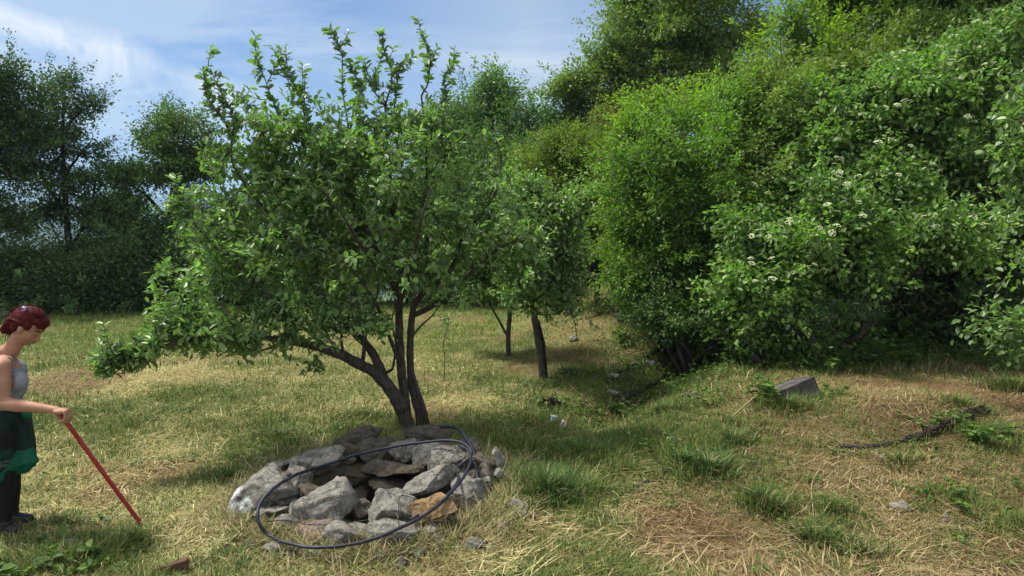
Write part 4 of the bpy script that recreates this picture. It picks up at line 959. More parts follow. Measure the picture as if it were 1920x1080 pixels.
for a in [
  (500, 926, 118, 66, 5.22, .50, K['rockw'], 'big grey slab with a white washed lower end, leftmost in the ring', -34, -15, 20),
  (556, 905, 46, 52, 5.55, .30, K['rock'], 'dark faced stone leaning in behind the whitewashed slab', 10, -10, 10),
  (594, 866, 86, 50, 5.95, .34, K['rock'], 'pale grey lumpy stone at the upper left of the ring', -14, -12, 5),
  (520, 878, 64, 30, 5.95, .26, K['rock'], 'small flat stone behind the whitewashed slab', -18, -10, 0),
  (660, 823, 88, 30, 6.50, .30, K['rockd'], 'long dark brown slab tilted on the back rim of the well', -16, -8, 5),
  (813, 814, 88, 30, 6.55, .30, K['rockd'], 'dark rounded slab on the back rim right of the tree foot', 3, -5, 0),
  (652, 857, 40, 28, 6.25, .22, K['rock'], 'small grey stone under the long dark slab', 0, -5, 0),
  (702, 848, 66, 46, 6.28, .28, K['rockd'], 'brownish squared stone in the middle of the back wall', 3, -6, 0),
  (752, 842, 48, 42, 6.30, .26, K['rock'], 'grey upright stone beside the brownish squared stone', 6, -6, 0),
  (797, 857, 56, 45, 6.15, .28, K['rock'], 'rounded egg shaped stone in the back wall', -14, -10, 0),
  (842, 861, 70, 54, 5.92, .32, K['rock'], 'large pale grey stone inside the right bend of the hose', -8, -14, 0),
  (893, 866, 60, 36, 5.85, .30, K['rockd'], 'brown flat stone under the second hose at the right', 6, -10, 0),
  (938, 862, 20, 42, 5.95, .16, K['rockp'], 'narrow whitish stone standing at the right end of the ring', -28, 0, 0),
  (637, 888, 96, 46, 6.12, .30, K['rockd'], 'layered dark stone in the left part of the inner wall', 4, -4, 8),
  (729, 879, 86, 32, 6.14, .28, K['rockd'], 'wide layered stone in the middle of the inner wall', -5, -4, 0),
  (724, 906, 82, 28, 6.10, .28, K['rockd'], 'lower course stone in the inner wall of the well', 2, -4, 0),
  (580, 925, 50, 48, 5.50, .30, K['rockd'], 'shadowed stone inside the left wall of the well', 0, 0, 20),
  (615, 946, 112, 74, 4.98, .26, K['rock'], 'largest pale grey slab leaning up on the front rim', -24, -28, 6),
  (733, 953, 90, 62, 4.95, .30, K['rock'], 'pale blocky stone with a white lichen spot, front centre', 6, -22, 0),
  (674, 962, 50, 46, 5.05, .20, K['rockd'], 'recessed stone between the two big front stones', 0, -10, 0),
  (803, 908, 108, 44, 5.42, .34, K['rock'], 'speckled pale slab on the right rim under the hose ends', -16, -26, 8),
  (874, 912, 48, 40, 5.40, .30, K['rock'], 'grey stone at the outer right of the speckled slab', 14, -15, 0),
  (808, 954, 84, 46, 4.85, .24, K['rocky'], 'ochre yellow stone lying under the hose on the front right rim', -20, -24, -8),
  (648, 1010, 70, 60, 4.66, .26, K['rock'], 'cracked grey stone at the front foot of the ring', -4, -18, 0),
  (590, 1006, 72, 48, 4.72, .26, K['rockr'], 'reddish grey stone at the front left foot of the ring', -14, -16, 0),
  (724, 1010, 98, 68, 4.66, .30, K['rock'], 'large rough stone under the front curve of the hose', -16, -20, 0),
  (548, 986, 60, 46, 4.90, .26, K['rock'], 'weathered stone between the whitewashed slab and the reddish one', -10, -14, 0),
  (684, 1014, 34, 42, 4.75, .18, K['rockd'], 'narrow stone wedged at the centre of the front foot', 8, -10, 0),
  (812, 996, 38, 30, 4.75, .18, K['rock'], 'small stone below the ochre yellow stone', -24, -10, 0),
  (776, 992, 30, 24, 4.75, .16, K['rock'], 'small pale stone just left below the ochre yellow stone', 10, -10, 0),
  (932, 888, 18, 16, 5.65, .12, K['rock'], 'pebble sized stone at the right end near the whitish one', 0, 0, 0),
  (910, 902, 22, 16, 5.50, .12, K['rock'], 'small stone beside the end of the second hose', 0, 0, 0),
  (770, 880, 50, 20, 5.98, .22, K['rockd'], 'mossy flat stone under the egg shaped stone', -6, -8, 0),
  (878, 836, 34, 20, 6.15, .2, K['rockd'], 'small dark stone between the two hoses at the back', 0, 0, 0),
  (505, 962, 60, 26, 4.95, .24, K['rockw'], 'low stone splashed white, at the foot of the leftmost slab', -10, -15, 0),
  (848, 938, 44, 30, 5.1, .2, K['rockd'], 'dark stone right behind the ochre yellow stone', 0, -10, 0),
  ]:
    u, v, w, h, Yd, th, m, lab, roll, tilt, yaw = a
    stone(u, v, w * 1.30, h * 1.20, Yd, th * 1.3, m, lab, roll=roll, tilt=tilt, yaw=yaw)
# rougher stones behind and below the ones above: the body of the dry wall
rng = np.random.default_rng(17)
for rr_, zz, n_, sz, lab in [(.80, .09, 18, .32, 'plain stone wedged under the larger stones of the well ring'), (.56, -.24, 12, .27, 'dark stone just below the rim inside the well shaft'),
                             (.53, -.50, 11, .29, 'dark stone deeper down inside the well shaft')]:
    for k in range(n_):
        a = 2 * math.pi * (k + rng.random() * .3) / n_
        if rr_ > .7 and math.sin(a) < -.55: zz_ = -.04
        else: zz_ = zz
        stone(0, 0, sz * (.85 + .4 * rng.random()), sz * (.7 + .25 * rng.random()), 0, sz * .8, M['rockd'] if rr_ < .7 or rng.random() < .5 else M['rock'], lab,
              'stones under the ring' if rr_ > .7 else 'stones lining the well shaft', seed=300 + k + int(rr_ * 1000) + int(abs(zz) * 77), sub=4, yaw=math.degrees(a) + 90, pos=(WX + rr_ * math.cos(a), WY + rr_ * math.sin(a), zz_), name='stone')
rng = np.random.default_rng(71)
for k in range(22):       # rubble fallen at the foot of the ring, front and right
    a = math.radians(-150 + 175 * (k + rng.random() * .8) / 22); r = 1.06 + .22 * rng.random() ** 1.5; s_ = .06 + .08 * rng.random(); x_, y_ = WX + r * math.cos(a), WY + r * math.sin(a)
    stone(0, 0, s_ * 1.2, s_ * .7, 0, s_, M[('rock', 'rockd', 'rock', 'rockp')[k % 4]], 'small rubble stone in the straw at the foot of the ring', 'rubble at the foot of the ring', sub=4, seed=900 + k, yaw=k * 47, pos=(x_, y_, float(H(x_, y_)) + s_ * .18))
for u, v, w, h, m, lab in [(975, 957, 38, 26, 'rockp', 'pale rounded stone alone in the hay right of the well'), (132, 1030, 50, 22, 'rockp', 'whitish rock in the long grass at the bottom left, left of the pair'),
                           (222, 1012, 34, 20, 'rock', 'grey rock in the grass close to the foot of the red pole'), (588, 1040, 60, 20, 'rock', 'flat stone half buried in front of the ring'),
                           (652, 1052, 36, 22, 'rockp', 'small pale stone half buried in front of the ring'), (1684, 955, 40, 20, 'rockp', 'flat whitish stone in the dry grass at the lower right'),
                           (1775, 970, 13, 9, 'rockp', 'small white pebble, upper one of the lower right pebbles'), (1768, 979, 16, 7, 'rockp', 'flat pink white pebble below the small round white pebble'),
                           (1786, 981, 12, 8, 'rockp', 'small sharp pebble right of the flat pebble'), (1655, 858, 16, 9, 'rockp', 'white chip lying under the black pipe at right'),
                           (1655, 905, 10, 7, 'rockp', 'tiny white pebble between the white chip and the flat whitish stone'), (1222, 690, 30, 18, 'rock', 'grey rock between the two pipes in the ditch'),
                           (1150, 712, 26, 14, 'rock', 'rock at the lower end of the upper pipe in the ditch'), (1145, 738, 40, 10, 'rock', 'flat rock showing in the bottom of the ditch'),
                           (1068, 590, 24, 14, 'rock', 'grey rock on the bank beyond the small plum tree'), (1075, 640, 18, 12, 'rock', 'small rock on the bank above the ditch'), (1300, 745, 30, 14, 'rockd', 'brown rock in the grass right of the ditch')]:
    p = G(u, v); s = p[1] / F
    stone(0, 0, w * s, h * s * 1.3, 0, w * s * .7, M[m], lab, 'loose stones in the grass', sub=4, seed=int(u + v), pos=p + [0, 0, h * s * .30], yaw=int(u) % 60 - 30)

# ------------------------------------------------------------------ hoses, pipes, wire
M['hose'] = plain('black_polythene', (.016, .019, .030), .5, .35, .7, 16)
M['hosed'] = plain('dusty_black_polythene', (.025, .024, .022), .6, .3, .4, 12)
def hose(name, pts, r, mat, label, cat='hose', group=None, n=9, k=10):
    q = spline(np.array(pts), n); q = q + (np.stack([fbm3(q * 1.0, 4.0, 2, 7 + a_) - .5 for a_ in range(3)], -1)) * min(r, .02) * 1.6; v, f = tubes([q], [r], k)
    return tag(add(name, np_mesh(name, v, f, mat, None, True), origin=q[len(q) // 2]), label, cat, group)
def pd(L): return [ray(u, v) * (-(v - 430) / F * y / ray(u, v)[2]) + np.array([0, 0, CZ]) for u, v, y in L]
HG = 'black hoses lying on the stone ring'
hose('hose', pd([(846, 886, 5.55), (868, 868, 5.55), (884, 850, 5.60), (874, 834, 5.72), (845, 827, 5.82), (800, 828, 5.87), (740, 837, 5.87), (680, 850, 5.80), (620, 868, 5.5), (560, 888, 5.12), (515, 913, 4.84), (490, 940, 4.72), (482, 962, 4.62), (487, 984, 4.58),
                 (505, 1004, 4.57), (535, 1018, 4.46), (575, 1025, 4.38), (630, 1025, 4.36), (690, 1013, 4.40), (745, 992, 4.48), (795, 965, 4.62), (835, 936, 4.80), (866, 900, 5.05), (882, 868, 5.3), (879, 845, 5.55), (860, 836, 5.7)]),
     .0120, M['hose'], 'thick black hose laid in a wide loop over the stones of the well', group=None)
hose('hose', pd([(770, 908, 5.75), (800, 893, 5.66), (832, 884, 5.58), (852, 886, 5.48), (860, 896, 5.32), (850, 918, 5.10), (830, 934, 4.95), (800, 956, 4.80), (770, 973, 4.72)]),
     .0105, M['hose'], 'thinner black hose end curling out of the well over the speckled slab')
hose('hose', pd([(826, 800, 6.42), (850, 802, 6.35), (870, 814, 6.2), (884, 838, 5.95), (892, 870, 5.65), (897, 905, 5.40)]),
     .016, M['hose'], 'short black hose bent down over the right end of the stone ring')
M['wire'] = plain('dark_wire', (.05, .045, .04), .7, .2)
hose('wire', pd([(495, 978, 4.62), (540, 976, 4.66), (580, 984, 4.66), (640, 982, 4.70), (690, 975, 4.72)]), .0035, M['wire'], 'thin dark wire stretched across the front stones', 'wire', n=6, k=5)
hose('wire', pd([(748, 985, 4.62), (747, 960, 4.68), (750, 932, 4.76), (762, 930, 4.8), (782, 936, 4.78)]), .0035, M['wire'], 'bent thin wire standing in front of the blocky front stone', 'wire', n=6, k=5)
g = [G(u, v) + [0, 0, h] for u, v, h in [(482, 975, .10), (462, 1000, .05), (440, 1022, .05), (405, 1048, .04), (370, 1070, .03), (340, 1085, .03)]]
hose('wire', g, .006, M['wire'], 'dark cable trailing from the well through the hay to the lower left', 'cable', n=6, k=6)
def gl(L, dz): return [G(u, v) + [0, 0, dz] for u, v in L]
for L_, r, dz, lab in [([(1138, 722), (1160, 706), (1190, 690), (1215, 674), (1248, 655)], .028, .05, 'upper of the two long black pipes lying in the ditch'),
                       ([(1160, 760), (1195, 742), (1225, 725), (1262, 703), (1300, 683), (1335, 662)], .036, .06, 'lower thicker black pipe lying along the edge of the ditch'),
                       ([(1224, 812), (1238, 817), (1255, 823), (1270, 836)], .019, .02, 'curved piece of black pipe showing in the green grass'),
                       ([(1264, 868), (1258, 878), (1245, 889)], .016, .015, 'short black pipe end below the curved piece'),
                       ([(1216, 905), (1204, 910), (1192, 918)], .015, .012, 'lowest stub of black pipe in the grass'),
                       ([(1576, 842), (1610, 842), (1650, 838), (1700, 827), (1735, 815)], .018, .025, 'black pipe running through dry grass towards the black net')]:
    hose('pipe', gl(L_, dz), r, M['hosed'], lab, 'pipe', 'black pipes lying in the grass')
# rolled black net at the right
rng = np.random.default_rng(3); pts = gl([(1700, 832), (1740, 820), (1780, 800), (1815, 785), (1850, 772)], .05); q = spline(np.array(pts), 10)
paths = []; rads = []
for k in range(16):
    ph = rng.random() * 6.28; tw = rng.normal() * 3; t = np.linspace(0, 1, len(q)); R_ = (.02 + .04 * t) * (.5 + .6 * rng.random())
    paths.append(q + np.stack([0 * t, np.cos(ph + tw * t) * R_, np.sin(ph + tw * t) * R_ * .8], -1) + rng.normal(0, .006, q.shape)); rads.append(np.full(len(q), .006))
v, f = tubes(paths, rads, 4)
tag(add('net', np_mesh('net', v, f, plain('muddy_net', (.045, .036, .028), .85, .15, .5, 12), None, False), origin=q[0]), 'rolled black garden net lying in the dry grass by the earth mound', 'net')

# black plastic mesh crate lying tipped in the weeds
def crate():
    m = plain('grey_black_plastic', (.095, .09, .084), .7, .25, .6, 9)
    c = G(1487, 748); root = empty('crate', c, 'black plastic mesh crate tipped over in the weeds in front of the thicket', 'crate', rz=rad(24))
    Rm = Matrix.Rotation(rad(-14), 4, 'Y') @ Matrix.Rotation(rad(-16), 4, 'X'); LX, LY, LZ = .50, .32, .20
    def bars(nm, o, e1, e2, n1, n2):
        o, e1, e2 = map(np.array, (o, e1, e2)); P_, R_ = [], []
        for i_ in range(n1 + 1): a = o + e1 * i_ / n1; P_.append(np.array([a, a + e2])); R_.append([.011 if i_ in (0, n1) else .0088] * 2)
        for i_ in range(n2 + 1): a = o + e2 * i_ / n2; P_.append(np.array([a, a + e1])); R_.append([.011 if i_ in (0, n2) else .0088] * 2)
        v, f = tubes(P_, R_, 4); me = np_mesh(nm, v, f, m); me.transform(Rm); me.transform(Matrix.Translation((0, 0, -.045)))
        ob = bpy.data.objects.new(nm, me); link(ob, root)
    x, y = LX / 2, LY / 2
    bars('bottom_panel', (-x, -y, LZ), (LX, 0, 0), (0, LY, 0), 18, 11)
    bars('side_panel', (-x, -y, 0), (LX, 0, 0), (0, 0, LZ), 18, 8); bars('side_panel', (-x, y, 0), (LX, 0, 0), (0, 0, LZ), 18, 8)
    bars('end_panel', (-x, -y, 0), (0, LY, 0), (0, 0, LZ), 11, 8); bars('end_panel', (x, -y, 0), (0, LY, 0), (0, 0, LZ), 11, 8)
crate()
# litter
def boxy(name, c, sz, rot, mat, label, cat, bend=.15, seed=0):
    bm = bmesh.new(); bmesh.ops.create_cube(bm, size=1); bmesh.ops.subdivide_edges(bm, edges=bm.edges[:], cuts=3, use_grid_fill=True)
    rg = random.Random(seed)
    for v in bm.verts:
        n_ = noise.noise_vector(v.co * 2.3 + Vector((seed, 0, 0))); v.co += n_ * bend; v.co = Vector((v.co.x * sz[0], v.co.y * sz[1], v.co.z * sz[2]))
    me = bpy.data.meshes.new(name); bm.to_mesh(me); bm.free(); me.materials.append(mat)
    o = bpy.data.objects.new(name, me); link(o); o.location = Vector(c); o.rotation_euler = [rad(a) for a in rot]; return tag(o, label, cat)
def packet_mat():
    m, t = pmat('printed_packet'); tc = t.n('ShaderNodeTexCoord'); sp = t.n('ShaderNodeSeparateXYZ', i={0: tc.outputs['Generated']})
    f = t.math('MULTIPLY', t.math('GREATER_THAN', sp.outputs[0], .25), t.math('LESS_THAN', sp.outputs[2], .62))
    b = t.n('ShaderNodeBsdfPrincipled', i={'Base Color': t.mix(f, (.75, .78, .8), (.08, .30, .62)), 'Roughness': .4}); out(t, b.outputs[0]); return m
p = G(1038, 790); boxy('packet', p + [0, 0, .04], (.075, .02, .065), (-40, 8, 10), packet_mat(), 'crumpled blue and white packet in the dry grass behind the well', 'packet', seed=2)
M['white'] = plain('dirty_white', (.66, .62, .54), .6, .3, .1)
p = G(1056, 803); boxy('plastic_cup', p + [0, 0, .045], (.06, .05, .08), (15, 20, 10), M['white'], 'crushed off white cup just right of the blue and white packet', 'cup', .22, 5)
p = G(322, 1074); boxy('board_offcut', p + [0, 0, .03], (.20, .05, .07), (0, -14, 12), plain('brown_wood', (.10, .055, .035), .8, .2), 'brown board end sticking out of the hay at the bottom edge', 'board', .12, 6)
rng = np.random.default_rng(4); c = G(1030, 762); paths = []
for k in range(34):
    d = unit(rng.normal(size=3) * [1, .8, .35]); a = c + rng.normal(0, .05, 3) * [1.4, .8, .3] + [0, 0, .05]; paths.append(np.array([a - d * .07, a + rng.normal(0, .01, 3), a + d * .07]))
v, f = tubes(paths, [np.array([.005, .010, .004])] * len(paths), 5, 1, .3)
tag(add('charred_twigs', np_mesh('charred_twigs', v, f, plain('charred', (.012, .011, .011), .9, .1), None, False), origin=c), 'little heap of charred black twigs in the hay beside the ditch', 'twigs')
M['stick'] = plain('dry_stick', (.36, .27, .16), .8, .15, .3, 20)
for L_, r, dz, lab in [([(1210, 1016), (1280, 1013), (1370, 1013)], .004, .03, 'long straight dry stalk lying across the hay at the bottom'),
                       ([(1537, 884), (1522, 915), (1524, 960), (1526, 985)], .004, .03, 'pale curved dry stalk lying at the lower right'),
                       ([(1440, 742), (1410, 765), (1372, 800)], .006, .10, 'pale dry cane leaning out of the weeds by the crate')]:
    hose('stalk', gl(L_, dz), r, M['stick'], lab, 'stalk', n=5, k=5)
hose('stalk', [P(1637, 380, 9.1), P(1640, 360, 9.1), P(1636, 345, 9.1), P(1632, 338, 9.1)], .007, M['stick'], 'bare pale twig end showing among the white flower heads', 'twig', n=4, k=5)

# ------------------------------------------------------------------ tufts and weeds
def tuft(u, v, n, hgt, rad_, label, seed, pal=0, name='grass_tuft'):
    rng = np.random.default_rng(seed); c = G(u, v); a = rng.random(n) * 6.283; r = np.abs(rng.normal(0, rad_, n))
    x = c[0] + r * np.cos(a); y = c[1] + r * np.sin(a) * .8; z = H(x, y)
    L = hgt * (.5 + .6 * rng.random(n)); az = a + rng.normal(0, .7, n)
    col = GREENS[rng.integers(0, 4, n)] * (.55 + .6 * rng.random((n, 1))) * [(1, 1, 1), (.75, .95, 1.0)][pal]
    dry = rng.random(n) < .12; col[dry] = STRAWS[rng.integers(0, 6, int(dry.sum()))] * .8
    V, q, t, cc = blades(np.stack([x, y, z - .01], -1), az, L, .005 + .004 * rng.random(n), np.clip(rng.normal(.22, .15, n), 0, .8), .2 + .45 * rng.random(n), col)
    tag(add(name, np_mesh(name, V, [q, t], M['grass'], {'col': cc}), origin=c), label, 'grass tuft', 'tall grass tufts')
for t_ in [(1030, 925, 1300, .26, .22, 'lush tall tuft of grass at the right of the stone ring', 1, 1), (985, 905, 500, .20, .14, 'tuft between the stone ring and the lush tall tuft', 2, 1),
           (1325, 885, 900, .24, .20, 'dark green tuft right of the short black pipe ends', 3, 1), (1430, 955, 420, .26, .10, 'broad bladed tuft left of centre in the right foreground', 4, 0),
           (1525, 1015, 380, .17, .10, 'small dense tuft close to the bottom, near the pale curved stalk', 5, 0), (1245, 775, 900, .20, .30, 'long grass at the lower end of the ditch', 6, 0),
           (1110, 855, 1000, .18, .30, 'wide patch of longer grass right of the white cup', 7, 1), (1478, 766, 1000, .20, .22, 'tall grass growing round the left end of the crate', 8, 0),
           (520, 822, 700, .15, .22, 'bright tuft behind the upper left of the stone ring', 9, 0), (690, 780, 500, .12, .22, 'low tuft left of the foot of the plum tree', 10, 0),
           (160, 1050, 900, .17, .25, 'long tangled grass round the whitish rock at the bottom left', 11, 0), (240, 1020, 400, .15, .12, 'tuft at the foot of the red pole', 12, 0),
           (120, 985, 300, .12, .12, 'tuft in front of the woman\'s shoes', 13, 0), (430, 900, 400, .16, .14, 'grey green tuft left of the whitewashed slab', 14, 1), (1902, 735, 800, .26, .25, 'tall grass at the right edge under the plum branches', 15, 0),
           (720, 1035, 320, .12, .10, 'bright tuft growing up against the front stones', 16, 0), (1800, 760, 300, .16, .2, 'thin tuft above the earth mound', 17, 0), (1370, 830, 300, .2, .12, 'loose tuft behind the dark green tuft', 18, 0),
           (1065, 700, 600, .16, .25, 'dark grass at the foot of the slim double trunked plum', 19, 1), (555, 675, 220, .10, .12, 'round tuft in the field seen under the left branches', 20, 0),
           (1620, 1040, 300, .14, .14, 'sparse tuft at the bottom right', 21, 0), (1690, 870, 260, .15, .14, 'tuft below the black pipe at the right', 22, 0), (1560, 960, 260, .18, .10, 'dry mixed tuft between the crate and the bottom right', 23, 0)]:
    tuft(*t_)
def weed(u, v, n, hgt, leaf, label, seed, mat='weed', spread=.10):
    rng = np.random.default_rng(seed); c = G(u, v); root = empty('weed', c, label, 'weed', 'broad leaved weeds')
    st, sr, LP = [], [], []
    for k in range(n):
        d = rng.normal(0, spread, 2); top = c + np.array([d[0] * 2, d[1] * 2, hgt * (.5 + .6 * rng.random())]); b_ = c + np.array([d[0] * .5, d[1] * .5, 0])
        q = spline(np.array([b_, (b_ + top) / 2 + rng.normal(0, .01, 3), top]), 4); st.append(q); sr.append(np.linspace(.004, .002, len(q)))
        m = rng.integers(5, 10); t = np.linspace(.25, 1, m)
        for tt in t: LP.append(q[min(int(tt * (len(q) - 1)), len(q) - 1)])
    v_, f_ = tubes(st, sr, 4); add('stem', np_mesh('stem', v_, f_, M['stick2'], None, True), root)
    LP = np.array(LP); LP = np.repeat(LP, 2, 0); nn = len(LP); d = rng.normal(size=(nn, 3)); d[:, 2] = .25 * np.abs(d[:, 2]); nr = rng.normal(0, .3, (nn, 3)) + [0, 0, 1]
    L = leaf * (.6 + .6 * rng.random(nn)); V, Fs, ra = leaves(LP, d, nr, L, L * .55, rng.random(nn)); add('foliage', np_mesh('foliage', V, Fs, M[mat], {'rnd': ra}), root)
M['stick2'] = plain('green_stem', (.08, .12, .04), .7, .2)
for w_ in [(1432, 755, 12, .30, .09, 'leafy weed growing against the left end of the crate', 1), (1448, 690, 8, .25, .07, 'weed on the bank above the crate', 2), (60, 1076, 9, .14, .08, 'broad leaved weed at the bottom left corner', 3),
           (1272, 870, 5, .30, .05, 'slim weed standing between the black pipe ends', 4), (1230, 850, 5, .28, .05, 'slim upright weed left of the curved black pipe', 5), (1165, 645, 10, .35, .09, 'bright leafy weed under the left end of the thicket', 6),
           (1128, 590, 6, .3, .08, 'weed on the bank right of the yellowish tree foot', 7), (1150, 775, 7, .16, .09, 'light leaved weed at the near end of the ditch', 8), (1640, 690, 9, .42, .11, 'big leaved weed at the dark edge of the thicket', 9),
           (1700, 685, 9, .30, .09, 'dark weed right of the big leaved weed at the thicket edge', 10), (1560, 700, 8, .22, .08, 'weed behind the right end of the crate', 11), (1560, 740, 5, .12, .06, 'low weed in the hay right of the crate', 12),
           (1745, 800, 6, .14, .06, 'yellowish weed above the black pipe at the right', 13), (1810, 820, 8, .18, .08, 'round leaved weed below the black net', 14), (1020, 722, 5, .10, .07, 'pale leaved weed at the foot of the slim double trunked plum', 15, 'pale'),
           (1395, 690, 8, .2, .07, 'weed beside the top end of the lower pipe', 16), (1340, 760, 7, .18, .06, 'yellow green weed on the bank right of the ditch', 17), (1795, 940, 4, .10, .07, 'small bright weed above the white pebbles', 18),
           (1190, 700, 9, .16, .06, 'weed growing between the two ditch pipes', 19), (1880, 690, 7, .5, .1, 'tall grassy weed at the right edge of the thicket', 20), (1545, 650, 3, .5, .06, 'dry stemmed weed under the pale feathery shrub', 21)]:
    weed(*w_)
def groundcover():
    rng = np.random.default_rng(44); n = 90000
    x = -.5 + rng.random(n) * 10; y = 7 + rng.random(n) * 9
    s = (x - .8) * .854 - (y - 7.4) * .52
    edge = np.exp(-((s - .2) / 1.0) ** 2) * sm(7, 9, y) + .9 * sm(8.6, 9.8, y) * sm(1.0, 3.0, x)
    k = (rng.random(n) < .75 * edge * sm(.38, .6, fbm(x, y, 1.3, 3, 88))); x, y = x[k], y[k]; z = H(x, y)
    p = np.stack([x, y, z + .02 + .12 * rng.random(len(x)) ** 2 * (1 + sm(9, 10.5, y))], -1); d = rng.normal(size=p.shape); d[:, 2] *= .4; nr = rng.normal(0, .45, p.shape) + [0, 0, 1]
    L = .035 + .04 * rng.random(len(p)); V, Fs, ra = leaves(p, d, nr, L, L * .6, rng.random(len(p)), False)
    tag(add('ground_cover', np_mesh('ground_cover', V, Fs, M['weed'], {'rnd': ra})), 'low leafy ground cover along the ditch and the foot of the thicket', 'ground cover', kind='stuff')
    # taller grass along thicket and ditch, some standing dry stems
    n = 60000; x = -.3 + rng.random(n) * 10.5; y = 7 + rng.random(n) * 9; s = (x - .8) * .854 - (y - 7.4) * .52
    edge = np.exp(-((s - .1) / .9) ** 2) * sm(7, 8.5, y) * .8 + sm(8.4, 9.4, y) * sm(1.0, 3.0, x)
    k = rng.random(n) < edge * sm(.35, .6, fbm(x, y, 1.7, 3, 98)); x, y = x[k], y[k]; m = len(x)
    c = GREENS[rng.integers(0, 5, m)] * (.7 + .6 * rng.random((m, 1))); dr = rng.random(m) < .3; c[dr] = STRAWS[rng.integers(0, 6, int(dr.sum()))]
    V, q, t, cc = blades(np.stack([x, y, H(x, y) - .01], -1), rng.random(m) * 6.283, .10 + .16 * rng.random(m) ** 1.5, .007 + .004 * rng.random(m), np.clip(rng.normal(.3, .2, m), 0, .9), .6 * rng.random(m), c)
    tag(add('long_grass', np_mesh('long_grass', V, [q, t], M['grass'], {'col': cc})), 'longer unmown grass along the ditch and thicket edge', 'grass', kind='stuff')
    # dead stalks, roots and leaf litter banked against the stone ring
    m = 15000; a = rng.random(m) * 6.283; r = .92 + np.abs(rng.normal(0, .20, m)); x = WX + r * np.cos(a); y = WY + r * np.sin(a)
    c = STRAWS[rng.integers(0, 6, m)] * (.45 + .5 * rng.random((m, 1))); gg = rng.random(m) < .22; c[gg] = GREENS[rng.integers(0, 5, int(gg.sum()))]
    V, q, t, cc = blades(np.stack([x, y, H(x, y) + .05 * rng.random(m)], -1), rng.random(m) * 6.283, .06 + .14 * rng.random(m), .004 + .002 * rng.random(m), np.clip(rng.normal(.72, .2, m), .1, 1), rng.normal(.1, .15, m), c)
    tag(add('dry_litter', np_mesh('dry_litter', V, [q, t], M['straw'], {'col': cc})), 'dead stalks and straw banked against the stone ring', 'litter', kind='stuff')
groundcover()
def sward_weeds():
    rng = np.random.default_rng(47); c_ = 1500; x, y = scatter(c_, 3.4, 11, 1.7, rng); k = keep_ground(x, y) & (rng.random(c_) < .25 + .75 * greenness(x, y)) & (fbm(x, y, .9, 2, 51) > .42); x, y = x[k], y[k]
    m = 14; X_ = np.repeat(x, m); Y_ = np.repeat(y, m); a = rng.random(len(X_)) * 6.283; r = .008 + .045 * rng.random(len(X_)); X2 = X_ + r * np.cos(a); Y2 = Y_ + r * np.sin(a)
    p = np.stack([X2, Y2, H(X2, Y2) + .012 + .05 * rng.random(len(X2))], -1); d = np.stack([np.cos(a), np.sin(a), .3 * rng.random(len(a))], -1); L = .022 + .035 * rng.random(len(a)) * np.repeat(rng.random(len(x)), m)
    V, Fs, ra = leaves(p, d, rng.normal(0, .3, p.shape) + [0, 0, 1], L, L * .6, rng.random(len(p))); tag(add('clover', np_mesh('clover', V, Fs, M['weed'], {'rnd': ra})), 'small broad leaved weeds and clover mixed into the mown grass', 'clover', kind='stuff')
sward_weeds()
def litter():
    rng = np.random.default_rng(46); n = 90000
    x = -.3 + rng.random(n) * 10; y = 7 + rng.random(n) * 9; s = (x - .8) * .854 - (y - 7.4) * .52
    e = np.exp(-((s - .1) / .55) ** 2) * sm(7.2, 9, y) + .8 * sm(9, 10, y) * sm(1.2, 3, x)
    k = rng.random(n) < .55 * e * sm(.36, .55, fbm(x, y, 2.1, 3, 108)); x, y = x[k], y[k]; p = np.stack([x, y, H(x, y) + .008 + .02 * rng.random(len(x))], -1)
    d = rng.normal(size=p.shape); d[:, 2] *= .3; L = .03 + .035 * rng.random(len(p)); V, Fs, ra = leaves(p, d, rng.normal(0, .35, p.shape) + [0, 0, 1], L, L * .55, rng.random(len(p)), False)
    tag(add('leaf_litter', np_mesh('leaf_litter', V, Fs, M['dry'], {'rnd': ra})), 'brown fallen leaves lying in the ditch and under the thicket', 'leaf litter', kind='stuff')
litter()

# ------------------------------------------------------------------ the woman with the red pole
def capsule(bm, a, ra, b, rb, seg=16):
    a, b = Vector(a), Vector(b); d = b - a; n = 8
    q = d.to_track_quat('Z', 'Y').to_matrix().to_4x4() if d.length > 1e-6 else Matrix()
    m = Matrix.Translation(a) @ q; L = d.length; rings = []
    prof = [(-ra * math.cos(t), ra * math.sin(t)) for t in np.linspace(0.15, math.pi / 2, 6)] + [(L + rb * math.sin(t), rb * math.cos(t)) for t in np.linspace(0, math.pi / 2 - .15, 6)]
    for z, r in prof: rings.append([bm.verts.new(m @ Vector((r * math.cos(k * 2 * math.pi / seg), r * math.sin(k * 2 * math.pi / seg), z))) for k in range(seg)])
    for r0, r1 in zip(rings, rings[1:]):
        for k in range(seg): bm.faces.new((r0[k], r0[(k + 1) % seg], r1[(k + 1) % seg], r1[k]))
    bm.faces.new(rings[0][::-1]); bm.faces.new(rings[-1])
def ellip(bm, c, r, rot=(0, 0, 0), basis=None):
    m = Matrix.Translation(Vector(c)) @ (basis.to_4x4() if basis is not None else Matrix.Rotation(rot[2], 4, 'Z') @ Matrix.Rotation(rot[1], 4, 'Y') @ Matrix.Rotation(rot[0], 4, 'X')) @ Matrix.Diagonal((*r, 1))
    bmesh.ops.create_uvsphere(bm, u_segments=20, v_segments=14, radius=1, matrix=m)
